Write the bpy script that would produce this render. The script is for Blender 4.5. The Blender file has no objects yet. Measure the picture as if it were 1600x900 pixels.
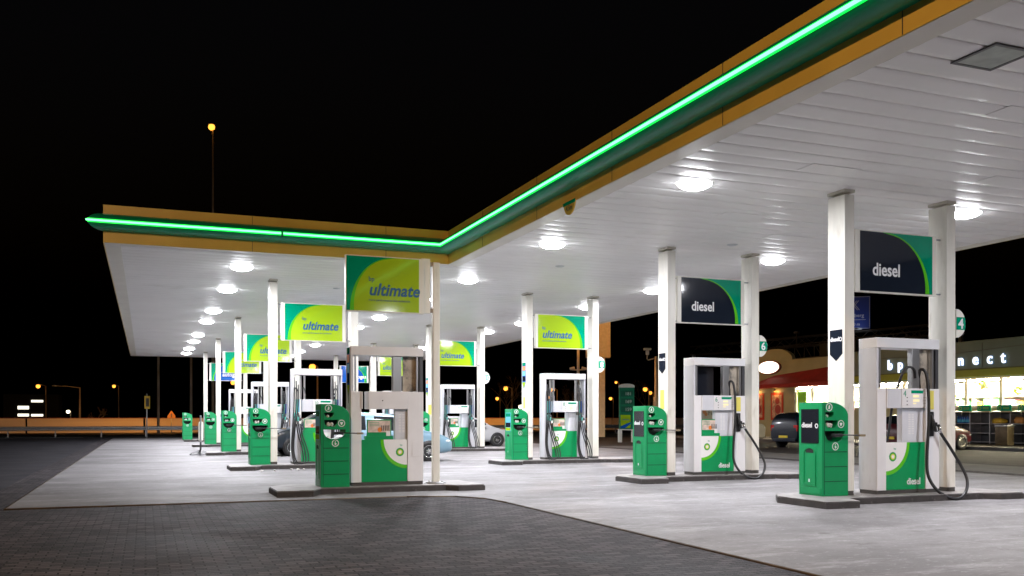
import bpy, bmesh, math, random
from mathutils import Vector, Matrix
random.seed(7)
S = bpy.context.scene
R = math.radians
COL = S.collection

# ------------------------------------------------------------------ camera
YAW = R(21.61)
cam_d = bpy.data.cameras.new('camera')
cam = bpy.data.objects.new('camera', cam_d); COL.objects.link(cam)
cam.location = (0, 0, 1.40)
cam.rotation_euler = (R(90), 0, -YAW)
cam_d.sensor_width = 36.0
cam_d.lens = 1446.8 / 1600 * 36
cam_d.shift_y = (651.55 - 450) / 1600
cam_d.clip_start = 0.1; cam_d.clip_end = 3000
S.camera = cam

# ------------------------------------------------------------------ world: night sky
W = bpy.data.worlds.new('World'); S.world = W; W.use_nodes = True
nt = W.node_tree; bg = nt.nodes['Background']
sky = nt.nodes.new('ShaderNodeTexSky'); sky.sky_type = 'NISHITA'; sky.sun_disc = False
sky.sun_elevation = R(-4); sky.sun_rotation = R(200); sky.altitude = 0
nt.links.new(sky.outputs['Color'], bg.inputs['Color'])
bg.inputs['Strength'].default_value = 0.08
S.view_settings.view_transform = 'Standard'
S.view_settings.look = 'None'; S.view_settings.gamma = 1; S.view_settings.exposure = 0.18
S.view_settings.use_curve_mapping = False
S.render.engine = 'CYCLES'
S.cycles.max_bounces = 8; S.cycles.diffuse_bounces = 5; S.cycles.glossy_bounces = 3
S.cycles.transparent_max_bounces = 12
S.cycles.sample_clamp_indirect = 4

LAMP_W = 290.0        # one canopy downlight
SODIUM_NEAR = 4000.0  # lamp of the approach road, behind the camera
NEON = 1.0

# ------------------------------------------------------------------ materials
MATS = {}
def mat(name, col, rough=0.5, metal=0.0, emis=None, strength=0.0, var=0.0, vscale=6.0, bump=0.0, bscale=30.0,
        spec=0.5, rvar=0.0, dirt=None, dscale=1.5, dlo=.55, dhi=.75, stretch=None, coat=0.0):
    if name in MATS: return MATS[name]
    m = bpy.data.materials.new(name); m.use_nodes = True
    t = m.node_tree; n = t.nodes; b = n['Principled BSDF']
    b.inputs['Base Color'].default_value = (*col, 1); b.inputs['Roughness'].default_value = rough
    b.inputs['Metallic'].default_value = metal; b.inputs['Specular IOR Level'].default_value = spec
    b.inputs['Coat Weight'].default_value = coat; b.inputs['Coat Roughness'].default_value = .06
    if emis:
        b.inputs['Emission Color'].default_value = (*emis, 1); b.inputs['Emission Strength'].default_value = strength
    tc = n.new('ShaderNodeTexCoord'); src = tc.outputs['Object']
    if stretch:
        mp = n.new('ShaderNodeMapping'); mp.inputs['Scale'].default_value = stretch
        t.links.new(src, mp.inputs['Vector']); src = mp.outputs['Vector']
    last = None
    if var > 0:
        no = n.new('ShaderNodeTexNoise'); no.inputs['Scale'].default_value = vscale; no.inputs['Detail'].default_value = 6
        t.links.new(src, no.inputs['Vector'])
        mr = n.new('ShaderNodeMapRange'); mr.inputs[1].default_value = .3; mr.inputs[2].default_value = .7
        mr.inputs[3].default_value = 1 - var; mr.inputs[4].default_value = 1 + var
        t.links.new(no.outputs['Fac'], mr.inputs[0])
        mx = n.new('ShaderNodeVectorMath'); mx.operation = 'SCALE'; mx.inputs[0].default_value = col
        t.links.new(mr.outputs[0], mx.inputs['Scale']); last = mx.outputs[0]
        if rvar:
            m2 = n.new('ShaderNodeMapRange'); m2.inputs[1].default_value = .3; m2.inputs[2].default_value = .7
            m2.inputs[3].default_value = max(.03, rough - rvar); m2.inputs[4].default_value = rough + rvar
            t.links.new(no.outputs['Fac'], m2.inputs[0]); t.links.new(m2.outputs[0], b.inputs['Roughness'])
    if dirt:
        no = n.new('ShaderNodeTexNoise'); no.inputs['Scale'].default_value = dscale; no.inputs['Detail'].default_value = 8
        no.inputs['Roughness'].default_value = .65
        t.links.new(src, no.inputs['Vector'])
        mr = n.new('ShaderNodeMapRange'); mr.inputs[1].default_value = dlo; mr.inputs[2].default_value = dhi
        mr.inputs[3].default_value = 0; mr.inputs[4].default_value = 1; mr.clamp = True
        t.links.new(no.outputs['Fac'], mr.inputs[0])
        mi = n.new('ShaderNodeMix'); mi.data_type = 'RGBA'
        t.links.new(mr.outputs[0], mi.inputs['Factor'])
        if last: t.links.new(last, mi.inputs['A'])
        else: mi.inputs['A'].default_value = (*col, 1)
        mi.inputs['B'].default_value = (*dirt, 1); last = mi.outputs['Result']
    if last is not None: t.links.new(last, b.inputs['Base Color'])
    if bump:
        no = n.new('ShaderNodeTexNoise'); no.inputs['Scale'].default_value = bscale; no.inputs['Detail'].default_value = 5
        t.links.new(src, no.inputs['Vector'])
        bp = n.new('ShaderNodeBump'); bp.inputs['Strength'].default_value = bump; bp.inputs['Distance'].default_value = .01
        t.links.new(no.outputs['Fac'], bp.inputs['Height']); t.links.new(bp.outputs[0], b.inputs['Normal'])
    MATS[name] = m
    return m

WHITE_PAINT = mat('white_column_paint', (.74, .72, .64), .32, var=.05, vscale=3, dirt=(.45, .41, .33), dscale=2.2, dlo=.58, dhi=.85, stretch=(3, 3, .6))
COL_FOOT = mat('dark_foot', (.06, .055, .05), .6, var=.2)
SOFFIT = mat('soffit_white', (.89, .875, .87), .42, var=.04, vscale=.7, dirt=(.58, .55, .50), dscale=.45, dlo=.60, dhi=.88, bump=.08, bscale=3, rvar=.05)
SOFFIT_TRIM = mat('soffit_trim', (.72, .69, .62), .4, var=.05, vscale=1.5)
YELLOW = mat('fascia_yellow', (.64, .44, .09), .42, var=.08, vscale=1.2, stretch=(1, 1, .3))
GREEN_F = mat('fascia_green', (.0, .30, .17), .28, var=.08, vscale=1)
NEON_CORE = mat('neon_core', (.1, .6, .3), .4, emis=(.11, 1.0, .23), strength=4.0 * NEON)
NEON_EDGE = mat('neon_edge', (.0, .4, .1), .4, emis=(.0, 1.0, .06), strength=1.2 * NEON)
GREEN = mat('bp_green_plastic', (.0, .28, .09), .34, var=.05, vscale=5, dirt=(.0, .22, .08), dscale=4, dlo=.62, dhi=.9)
GREEN_P = mat('pump_green', (.0, .28, .085), .33, var=.04, vscale=4)
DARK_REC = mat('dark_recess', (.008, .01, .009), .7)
WHITE = mat('white_plastic', (.72, .72, .70), .4, var=.03)
STICK_W = mat('sticker_white', (.8, .8, .78), .5)
PUMP_GREY = mat('pump_light_grey', (.60, .615, .65), .36, var=.05, vscale=3, dirt=(.42, .42, .42), dscale=2.5, dlo=.6, dhi=.9, stretch=(2, 2, .7))
PUMP_WHITE = mat('pump_white', (.74, .735, .735), .35, var=.04, vscale=3)
STEEL = mat('brushed_steel', (.5, .5, .5), .3, metal=.85, var=.1, stretch=(1, 1, .1))
DKSTEEL = mat('dark_steel', (.09, .09, .095), .4, metal=.5)
BLACK = mat('black_rubber', (.012, .012, .013), .45)
BLACKP = mat('black_panel', (.012, .014, .02), .15)
NAVY = mat('sign_navy', (.012, .017, .028), .07, var=.1, vscale=1)
SIGN_LIME = mat('sign_lime', (.34, .52, .015), .07)
SIGN_LIME2 = mat('sign_bright_green', (.10, .50, .02), .07)
SIGN_TEAL = mat('sign_teal_green', (.0, .27, .15), .07)
SIGN_BLUE = mat('sign_blue', (.01, .10, .45), .07)
LET_BLUE = mat('letter_blue', (.01, .10, .26), .3)
LET_WHITE = mat('letter_white', (.8, .8, .8), .4)
LET_GREEN = mat('letter_green', (.0, .28, .14), .4)
YEL_STICK = mat('yellow_sticker', (.68, .60, .12), .5)
CYAN = mat('sticker_cyan', (.12, .45, .65), .4)
ORANGE = mat('orange_print', (.75, .22, .04), .5)
BEIGE_PR = mat('poster_print', (.62, .50, .42), .5, var=.25, vscale=12)
TEALN = mat('nozzle_teal', (.10, .50, .42), .35)
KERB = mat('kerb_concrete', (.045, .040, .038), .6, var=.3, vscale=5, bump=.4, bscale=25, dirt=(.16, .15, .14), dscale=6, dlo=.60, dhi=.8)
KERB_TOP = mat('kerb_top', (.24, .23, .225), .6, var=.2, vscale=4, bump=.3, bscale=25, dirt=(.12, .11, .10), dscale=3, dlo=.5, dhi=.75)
GLASS_DK = mat('car_glass', (.01, .013, .015), .04, spec=.8)
CHROME = mat('chrome', (.6, .6, .6), .15, metal=1)
TYRE = mat('tyre', (.015, .015, .015), .7)
RED_L = mat('tail_light', (.5, .01, .01), .2)
HEAD_L = mat('headlamp', (.7, .75, .78), .08, coat=1)
PLATE_Y = mat('licence_plate', (.75, .55, .02), .4)
LCD = mat('lit_display', (.3, .28, .15), .3, emis=(1.0, .86, .5), strength=.75)
GALV = mat('galvanised', (.35, .36, .37), .45, metal=.5, var=.1)
RUST = mat('warm_steel', (.32, .26, .2), .5, var=.2, vscale=2)
PAPER = mat('crumpled_paper', (.7, .68, .66), .8, var=.1, vscale=20)
SOD = mat('sodium_bulb', (.8, .5, .2), .5, emis=(1.0, .38, .045), strength=2.4)
SODW = mat('white_bulb', (.8, .8, .7), .5, emis=(1.0, .88, .6), strength=4)
DIFF = mat('lamp_diffuser', (.9, .9, .9), .4, emis=(.93, .95, 1.0), strength=48)
DIFF_OFF = mat('dead_diffuser', (.42, .46, .42), .25, var=.15, vscale=5)

def thing_mat(o, m):
    o.data.materials.clear()
    for x in (m if isinstance(m, (list, tuple)) else [m]): o.data.materials.append(x)

# ------------------------------------------------------------------ mesh builder
class MB:
    def __init__(s): s.v = []; s.f = []; s.mi = []; s.sm = []
    def add(s, vs, fs, mi=0, smooth=False, M=None):
        o = len(s.v)
        s.v += [tuple(M @ Vector(v)) if M else tuple(v) for v in vs]
        s.f += [tuple(i + o for i in f) for f in fs]; s.mi += [mi] * len(fs); s.sm += [smooth] * len(fs)
        return s
    def box(s, x0, y0, z0, x1, y1, z1, mi=0, bev=0.0, M=None):
        if x1 < x0: x0, x1 = x1, x0
        if y1 < y0: y0, y1 = y1, y0
        if z1 < z0: z0, z1 = z1, z0
        if bev <= 0:
            vs = [(x0, y0, z0), (x1, y0, z0), (x1, y1, z0), (x0, y1, z0), (x0, y0, z1), (x1, y0, z1), (x1, y1, z1), (x0, y1, z1)]
            return s.add(vs, [(0, 3, 2, 1), (4, 5, 6, 7), (0, 1, 5, 4), (1, 2, 6, 5), (2, 3, 7, 6), (3, 0, 4, 7)], mi, M=M)
        bm = bmesh.new(); bmesh.ops.create_cube(bm, size=1)
        for v in bm.verts: v.co = Vector(((x0 + x1) / 2 + v.co.x * (x1 - x0), (y0 + y1) / 2 + v.co.y * (y1 - y0), (z0 + z1) / 2 + v.co.z * (z1 - z0)))
        b = min(bev, (x1 - x0) * .45, (y1 - y0) * .45, (z1 - z0) * .45)
        bmesh.ops.bevel(bm, geom=bm.edges[:], offset=b, segments=2, affect='EDGES', profile=.6)
        s.frombm(bm, mi, M); return s
    def frombm(s, bm, mi=0, M=None, smooth=False):
        bm.verts.index_update()
        s.add([v.co.copy() for v in bm.verts], [[v.index for v in f.verts] for f in bm.faces], mi, smooth, M); bm.free()
    def prism(s, pts, h0, h1, M=None, mi=0, holes=None):
        """2-D outline in local xy (with holes), extruded h0..h1 along local z"""
        bm = bmesh.new(); loops = [pts] + (holes or [])
        if not holes:
            a = [bm.verts.new((p[0], p[1], h0)) for p in pts]; f = bm.faces.new(a)
            if f.normal.length == 0: f.normal_update()
        else:
            es = []
            for lp in loops:
                a = [bm.verts.new((p[0], p[1], h0)) for p in lp]
                es += [bm.edges.new((a[i], a[(i + 1) % len(a)])) for i in range(len(a))]
            bmesh.ops.triangle_fill(bm, use_beauty=True, use_dissolve=False, edges=es)
        r = bmesh.ops.extrude_face_region(bm, geom=bm.faces[:])
        for v in [g for g in r['geom'] if isinstance(g, bmesh.types.BMVert)]: v.co.z = h1
        bmesh.ops.recalc_face_normals(bm, faces=bm.faces[:])
        s.frombm(bm, mi, M); return s
    def tube(s, pts, r, n=8, mi=0, close=False, M=None, cap=True):
        P = [Vector(p) for p in pts]; rr = r if isinstance(r, (list, tuple)) else [r] * len(P)
        vs = []; up = None
        for i, p in enumerate(P):
            if close: t = P[(i + 1) % len(P)] - P[i - 1]
            else: t = P[min(i + 1, len(P) - 1)] - P[max(i - 1, 0)]
            t.normalize()
            if up is None:
                up = Vector((0, 0, 1)) if abs(t.z) < .9 else Vector((1, 0, 0))
            a = up - t * up.dot(t)
            if a.length < 1e-4: a = t.orthogonal()
            a.normalize(); up = a; b = t.cross(a)
            for k in range(n):
                q = 2 * math.pi * k / n
                vs.append(p + (a * math.cos(q) + b * math.sin(q)) * rr[i])
        fs = []; m = len(P)
        for i in range(m if close else m - 1):
            for k in range(n):
                i2 = (i + 1) % m
                fs.append((i * n + k, i * n + (k + 1) % n, i2 * n + (k + 1) % n, i2 * n + k))
        s.add(vs, fs, mi, True, M)
        if cap and not close:
            o = len(s.v) - len(vs)
            s.f += [tuple(o + k for k in range(n))[::-1], tuple(o + (m - 1) * n + k for k in range(n))]; s.mi += [mi] * 2; s.sm += [False] * 2
        return s
    def lathe(s, prof, n=24, mi=0, M=None, smooth=True):
        vs = []; fs = []
        for r, z in prof:
            for k in range(n):
                a = 2 * math.pi * k / n; vs.append((r * math.cos(a), r * math.sin(a), z))
        for i in range(len(prof) - 1):
            for k in range(n): fs.append((i * n + k, i * n + (k + 1) % n, (i + 1) * n + (k + 1) % n, (i + 1) * n + k))
        return s.add(vs, fs, mi, smooth, M)
    def build(s, name, m, parent=None, loc=None):
        used = sorted({i for f in s.f for i in f}); mp_ = {a: b for b, a in enumerate(used)}
        me = bpy.data.meshes.new(name); me.from_pydata([tuple(s.v[i]) for i in used], [], [tuple(mp_[i] for i in f) for f in s.f])
        for x in (m if isinstance(m, (list, tuple)) else [m]): me.materials.append(x)
        me.polygons.foreach_set('material_index', s.mi); me.polygons.foreach_set('use_smooth', s.sm)
        me.update()
        o = bpy.data.objects.new(name, me); COL.objects.link(o)
        if parent: o.parent = parent
        if loc: o.location = loc
        return o

def tag(o, label=None, cat=None, group=None, kind=None):
    if label: o['label'] = label
    if cat: o['category'] = cat
    if group: o['group'] = group
    if kind: o['kind'] = kind
    return o
def empty(name, loc, label, cat, group=None, rz=0):
    o = bpy.data.objects.new(name, None); COL.objects.link(o); o.empty_display_size = .2
    o.location = loc; o.rotation_euler = (0, 0, rz)
    return tag(o, label, cat, group)
def struct(o, label=None, cat=None): return tag(o, label, cat, kind='structure')
KIDS = {}
def kids(o): return [c for c in bpy.data.objects if c.parent == o]
def copy_tree(o, parent=None):
    c = o.copy(); COL.objects.link(c); c.parent = parent
    for ch in kids(o): copy_tree(ch, c)
    return c
def place(proto, first, loc, label, rz=0):
    o = proto if first else copy_tree(proto)
    o.location = loc; o.rotation_euler = (0, 0, rz); o['label'] = label
    return o

def Mx(origin, xa, ya):
    xa = Vector(xa); ya = Vector(ya); za = xa.cross(ya)
    m = Matrix((xa, ya, za)).transposed().to_4x4(); m.translation = Vector(origin); return m
def FRONT(x, y, z): return Mx((x, y, z), (1, 0, 0), (0, 0, 1))     # faces -Y
def LEFT(x, y, z): return Mx((x, y, z), (0, -1, 0), (0, 0, 1))     # faces -X
def FLAT(x, y, z): return Mx((x, y, z), (1, 0, 0), (0, 1, 0))

def text_into(mb, txt, size, M, mi=0, shear=0.0, bold=0.0, xs=1.0, ext=.002, align='LEFT', spacing=1.0):
    cu = bpy.data.curves.new('t', 'FONT'); cu.body = txt; cu.size = size; cu.shear = shear; cu.offset = bold
    cu.extrude = ext; cu.align_x = align; cu.resolution_u = 3; cu.space_character = spacing
    ob = bpy.data.objects.new('t', cu); COL.objects.link(ob)
    dg = bpy.context.evaluated_depsgraph_get(); me = bpy.data.meshes.new_from_object(ob.evaluated_get(dg))
    MM = M @ Matrix.Diagonal((xs, 1, 1, 1))
    mb.add([v.co.copy() for v in me.vertices], [list(p.vertices) for p in me.polygons], mi, False, MM)
    bpy.data.objects.remove(ob); bpy.data.curves.remove(cu); bpy.data.meshes.remove(me)
    return mb
def ring(r0, r1, n=28, cx=0, cy=0):
    o = [(cx + r1 * math.cos(2 * math.pi * k / n), cy + r1 * math.sin(2 * math.pi * k / n)) for k in range(n)]
    i = [(cx + r0 * math.cos(2 * math.pi * k / n), cy + r0 * math.sin(2 * math.pi * k / n)) for k in range(n)]
    return o, i
def add_ring(mb, r0, r1, cx, cy, h0, h1, M, mi=0, n=28):
    o, i = ring(r0, r1, n, cx, cy)
    vs = [(x, y, h1) for x, y in o] + [(x, y, h1) for x, y in i] + [(x, y, h0) for x, y in o] + [(x, y, h0) for x, y in i]
    fs = []
    for k in range(n):
        j = (k + 1) % n
        fs += [(k, j, n + j, n + k), (2 * n + k, 2 * n + j, j, k), (n + k, n + j, 3 * n + j, 3 * n + k)]
    mb.add(vs, fs, mi, False, M)
def disc(mb, r, cx, cy, h0, h1, M, mi=0, n=24):
    mb.prism([(cx + r * math.cos(2 * math.pi * k / n), cy + r * math.sin(2 * math.pi * k / n)) for k in range(n)], h0, h1, M, mi)
def smooth_pts(P, n=6):
    P = [Vector(p) for p in P]; out = []
    for i in range(len(P) - 1):
        a = P[max(i - 1, 0)]; b = P[i]; c = P[i + 1]; d = P[min(i + 2, len(P) - 1)]
        for k in range(n):
            t = k / n
            out.append(.5 * ((2 * b) + (c - a) * t + (2 * a - 5 * b + 4 * c - d) * t * t + (3 * b - a - 3 * c + d) * t ** 3))
    out.append(P[-1]); return out
def helios(mb, r, M, mis):
    # sunflower-like emblem: layered scalloped discs, mis = (dark green, light green, yellow, white)
    for k, (q, amp) in enumerate(((1.0, .10), (.80, .10), (.60, .12), (.36, .10))):
        pts = []
        N = 18
        for i in range(N * 4):
            a = 2 * math.pi * i / (N * 4) + k * math.pi / N
            rr = r * q * (1 - amp * abs(math.sin(N * a / 2)))
            pts.append((rr * math.cos(a), rr * math.sin(a)))
        mb.prism(pts, .001 * k, .001 * (k + 1) + .001, M, mis[k])

# ------------------------------------------------------------------ the ground
def ground_mat_concrete():
    m = bpy.data.materials.new('forecourt_concrete'); m.use_nodes = True; t = m.node_tree; n = t.nodes; b = n['Principled BSDF']
    tc = n.new('ShaderNodeTexCoord')
    def noise(scale, st=(1, 1, 1), det=6, ro=.6):
        mp = n.new('ShaderNodeMapping'); mp.inputs['Scale'].default_value = st
        t.links.new(tc.outputs['Object'], mp.inputs['Vector'])
        no = n.new('ShaderNodeTexNoise'); no.inputs['Scale'].default_value = scale; no.inputs['Detail'].default_value = det
        no.inputs['Roughness'].default_value = ro; t.links.new(mp.outputs[0], no.inputs['Vector']); return no.outputs['Fac']
    def mr(s, a, c, d, e):
        q = n.new('ShaderNodeMapRange'); q.inputs[1].default_value = a; q.inputs[2].default_value = c
        q.inputs[3].default_value = d; q.inputs[4].default_value = e; t.links.new(s, q.inputs[0]); return q.outputs[0]
    def mix(f, a, c):
        q = n.new('ShaderNodeMix'); q.data_type = 'RGBA'; t.links.new(f, q.inputs['Factor'])
        for k, x in (('A', a), ('B', c)):
            if isinstance(x, tuple): q.inputs[k].default_value = (*x, 1)
            else: t.links.new(x, q.inputs[k])
        return q.outputs['Result']
    base = mix(mr(noise(.55, (.7, 1, 1)), .38, .62, 0, 1), (.135, .13, .135), (.235, .23, .235))
    base = mix(mr(noise(1.1, (.35, 1.3, 1), 8, .75), .53, .68, 0, .8), base, (.42, .415, .425))      # dried salt
    base = mix(mr(noise(1.9, (.7, 1.0, 1), 10, .75), .53, .67, 0, .75), base, (.085, .078, .076))      # oil and tyre dirt
    base = mix(mr(noise(45, (1, 1, 1), 3), .45, .72, 0, .6), base, (.18, .175, .17))
    base = mix(mr(noise(.8, (.16, 1.4, 1), 6, .6), .55, .66, 0, .55), base, (.11, .10, .10))       # tyre lanes
    vo = n.new('ShaderNodeTexVoronoi'); vo.inputs['Scale'].default_value = 1.1; t.links.new(tc.outputs['Object'], vo.inputs['Vector'])
    base = mix(mr(vo.outputs['Distance'], .05, .11, .6, 0), base, (.06, .055, .05))                  # oil drips
    base = mix(mr(noise(7, (.6, 1, 1), 8, .75), .46, .62, 0, .45), base, (.17, .165, .165))
    base = mix(mr(noise(13, (.6, 1, 1), 6, .7), .56, .66, 0, .4), base, (.44, .435, .445))
    t.links.new(base, b.inputs['Base Color']); b.inputs['Specular IOR Level'].default_value = .3
    t.links.new(mr(noise(.8, (.5, 1, 1)), .3, .7, .55, .8), b.inputs['Roughness'])
    bp = n.new('ShaderNodeBump'); bp.inputs['Strength'].default_value = .35; bp.inputs['Distance'].default_value = .01
    t.links.new(noise(28, det=8), bp.inputs['Height']); t.links.new(bp.outputs[0], b.inputs['Normal'])
    return m
def ground_mat_brick():
    m = bpy.data.materials.new('brick_pavers'); m.use_nodes = True; t = m.node_tree; n = t.nodes; b = n['Principled BSDF']
    tc = n.new('ShaderNodeTexCoord')
    br = n.new('ShaderNodeTexBrick'); br.inputs['Scale'].default_value = 1
    br.inputs['Brick Width'].default_value = .21; br.inputs['Row Height'].default_value = .105
    br.inputs['Mortar Size'].default_value = .010; br.inputs['Mortar Smooth'].default_value = .3; br.inputs['Bias'].default_value = -.2
    br.inputs['Color1'].default_value = (.028, .026, .030, 1); br.inputs['Color2'].default_value = (.100, .088, .094, 1)
    br.inputs['Mortar'].default_value = (.004, .004, .004, 1)
    t.links.new(tc.outputs['Object'], br.inputs['Vector'])
    no = n.new('ShaderNodeTexNoise'); no.inputs['Scale'].default_value = .5; no.inputs['Detail'].default_value = 8; no.inputs['Roughness'].default_value = .65
    t.links.new(tc.outputs['Object'], no.inputs['Vector'])
    r = n.new('ShaderNodeMapRange'); r.inputs[1].default_value = .3; r.inputs[2].default_value = .7; r.inputs[3].default_value = .45; r.inputs[4].default_value = 1.5
    t.links.new(no.outputs['Fac'], r.inputs[0])
    sc = n.new('ShaderNodeVectorMath'); sc.operation = 'SCALE'; t.links.new(br.outputs['Color'], sc.inputs[0]); t.links.new(r.outputs[0], sc.inputs['Scale'])
    n3 = n.new('ShaderNodeTexNoise'); n3.inputs['Scale'].default_value = 60; n3.inputs['Detail'].default_value = 3
    t.links.new(tc.outputs['Object'], n3.inputs['Vector'])
    r3 = n.new('ShaderNodeMapRange'); r3.inputs[1].default_value = .57; r3.inputs[2].default_value = .70; t.links.new(n3.outputs['Fac'], r3.inputs[0])
    mi = n.new('ShaderNodeMix'); mi.data_type = 'RGBA'; t.links.new(r3.outputs[0], mi.inputs['Factor']); t.links.new(sc.outputs[0], mi.inputs['A'])
    mi.inputs['B'].default_value = (.12, .11, .105, 1)
    b.inputs['Specular IOR Level'].default_value = .10
    t.links.new(mi.outputs['Result'], b.inputs['Base Color'])
    r2 = n.new('ShaderNodeMapRange'); r2.inputs[1].default_value = .3; r2.inputs[2].default_value = .7; r2.inputs[3].default_value = .62; r2.inputs[4].default_value = .85
    t.links.new(no.outputs['Fac'], r2.inputs[0]); t.links.new(r2.outputs[0], b.inputs['Roughness'])
    n2 = n.new('ShaderNodeTexNoise'); n2.inputs['Scale'].default_value = 5; n2.inputs['Detail'].default_value = 6
    t.links.new(tc.outputs['Object'], n2.inputs['Vector'])
    b1 = n.new('ShaderNodeBump'); b1.inputs['Strength'].default_value = .5; b1.inputs['Distance'].default_value = .02
    t.links.new(n2.outputs['Fac'], b1.inputs['Height'])
    b2 = n.new('ShaderNodeBump'); b2.inputs['Strength'].default_value = .9; b2.inputs['Distance'].default_value = .008; b2.invert = True
    t.links.new(br.outputs['Fac'], b2.inputs['Height']); t.links.new(b1.outputs[0], b2.inputs['Normal'])
    t.links.new(b2.outputs[0], b.inputs['Normal'])
    return m
CONC = ground_mat_concrete(); BRICK = ground_mat_brick()
ASPH = mat('asphalt', (.032, .031, .036), .75, spec=.12, var=.3, vscale=.8, bump=.5, bscale=60, dirt=(.05, .048, .05), dscale=.6, dlo=.5, dhi=.7)
GRASS = mat('night_grass', (.035, .045, .015), .9, var=.4, vscale=2, bump=1, bscale=8)
SOIL = mat('kerb_dirt', (.10, .075, .05), .8, var=.4, vscale=3)
WALK = mat('far_pavement', (.13, .125, .12), .8, spec=.2, var=.2, vscale=1.5, dirt=(.1, .1, .1), dscale=.8)
LINE = mat('road_paint', (.6, .6, .58), .6, var=.2)

g = MB().box(-900, -900, -.6, 900, 900, -.06)
struct(g.build('ground', GRASS))
def sheet(name, pts, z, m, thick=.05):
    o = MB().prism(pts, z - thick, z).build(name, m); return struct(o)
sheet('asphalt_road', [(-60, 16.0), (-2.62, 16.0), (-2.62, 68), (19.3, 68), (19.3, 2), (33.2, 2), (33.2, 72), (-60, 72)], -.020, ASPH, .03)
sheet('brick_paving', [(-60, -40), (40, -40), (40, 2), (5.52, 2)] + [(5.52, 14.2), (5.45, 15.0), (5.1, 15.6), (4.3, 15.88)] + [(-60, 15.98)], -.016, BRICK, .03)
corner = [(5.56, 2), (5.56, 14.2), (5.49, 15.05), (5.13, 15.66), (4.3, 15.93)]
sheet('forecourt_slab', corner + [(-1.98, 15.98), (-1.98, 67), (19.3, 67), (19.3, 2)], 0.0, CONC, .05)
# dirt-filled joint along the slab's edge
ed = MB(); path = [(5.54, 2)] + [(5.54, 14.2), (5.47, 15.03), (5.115, 15.63), (4.3, 15.905)] + [(-1.99, 15.96), (-2.0, 66)]
for a, b in zip(path[:-1], path[1:]):
    ed.tube([(a[0], a[1], -.012), (b[0], b[1], -.012)], .016, 6)
struct(ed.build('slab_edge_joint', SOIL))
sheet('edge_strip', [(-2.6, 16.02), (-2.04, 16.02), (-2.04, 66), (-2.6, 66)], -.013, BRICK, .03)
sheet('forecourt_gutter', [(19.34, 2), (20.1, 2), (20.1, 67), (19.34, 67)], -.008, BRICK, .03)
sheet('side_pavement', [(20.14, 2), (23.0, 2), (23.0, 40), (20.14, 40)], -.004, WALK, .05)
sheet('motorway_road', [(-500, 76), (500, 76), (500, 112), (-500, 112)], .0, ASPH, .06)
sheet('shop_sidewalk', [(33.25, 2), (38.4, 2), (38.4, 56), (33.25, 56)], .12, WALK, .18)
ln = MB()
ln.box(-4.3, 15.1, -.0155, -2.9, 15.22, -.012); struct(ln.build('road_marking', LINE))
ln = MB().box(-55, 70.3, -.019, -4, 70.45, -.016); struct(ln.build('road_edge_line', LINE))

# ------------------------------------------------------------------ canopy
CZ = 5.16
canopy = empty('canopy', (0, 0, 0), 'L-shaped white filling station canopy with yellow and green fascia and glowing green line', 'canopy')
XL, XN, XR, Y0, YN, Y1 = -.84, 6.93, 17.1, -4.0, 21.75, 61.5
outline = [(XL, Y1), (XL, YN), (XN, YN), (XN, Y0), (XR, Y0), (XR, Y1)]      # counter-clockwise seen from above
def offs(o):
    r = []; n = len(outline)
    for i in range(n):
        p = Vector(outline[i]); a = (p - Vector(outline[i - 1])).normalized(); b = (Vector(outline[(i + 1) % n]) - p).normalized()
        na = Vector((a.y, -a.x)); nb = Vector((b.y, -b.x))
        r.append(p + (na + nb) * o)
    return r
def fascia(prof, name, m, smooth=False, closed_prof=False, segs=None):
    mb = MB(); rows = [offs(o) for o, z in prof]; n = len(outline); k = len(prof)
    vs = [(rows[j][i].x, rows[j][i].y, prof[j][1]) for j in range(k) for i in range(n)]
    fs = []
    for j in range(k if closed_prof else k - 1):
        j2 = (j + 1) % k
        for i in (segs if segs is not None else range(n)):
            i2 = (i + 1) % n; fs.append((j * n + i, j * n + i2, j2 * n + i2, j2 * n + i))
    mb.add(vs, fs, 0, smooth)
    return mb.build(name, m, canopy)
fascia([(-.02, CZ + .004), (0, CZ - .002), (0, 5.40), (-.05, 5.40)], 'lower_yellow_band', YELLOW)
fascia([(-.05, 5.77), (0, 5.77), (0, 5.97), (-.2, 5.97)], 'upper_yellow_band', YELLOW)
fascia([(-.02, 5.402), (.10, 5.405), (.19, 5.43), (.255, 5.475), (.285, 5.53), (.285, 5.60), (.255, 5.655), (.19, 5.71), (.10, 5.755), (-.02, 5.768)], 'green_bullnose', GREEN_F, True, segs=[1, 2, 3, 4])
MB().box(XL - .002, YN - .15, 5.42, XL + .2, YN, 5.75).build('bullnose_end', GREEN_F, canopy)
NZ = 5.565
def tubep(o0, r): return [(o0 + r * math.cos(a), NZ + r * math.sin(a)) for a in [2 * math.pi * q / 10 for q in range(10)]]
fascia(tubep(.310, .021), 'neon_tube', NEON_CORE, True, True, segs=[1, 2])
fascia([(.286, NZ - .042), (.296, NZ - .042), (.296, NZ - .02), (.286, NZ - .02)], 'neon_glow_strip', NEON_EDGE, False, True, segs=[1, 2])  # emissive strips on both sides imitate the green glow around the tube
fascia([(.286, NZ + .02), (.296, NZ + .02), (.296, NZ + .042), (.286, NZ + .042)], 'neon_glow_strip', NEON_EDGE, False, True, segs=[1, 2])
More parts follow.
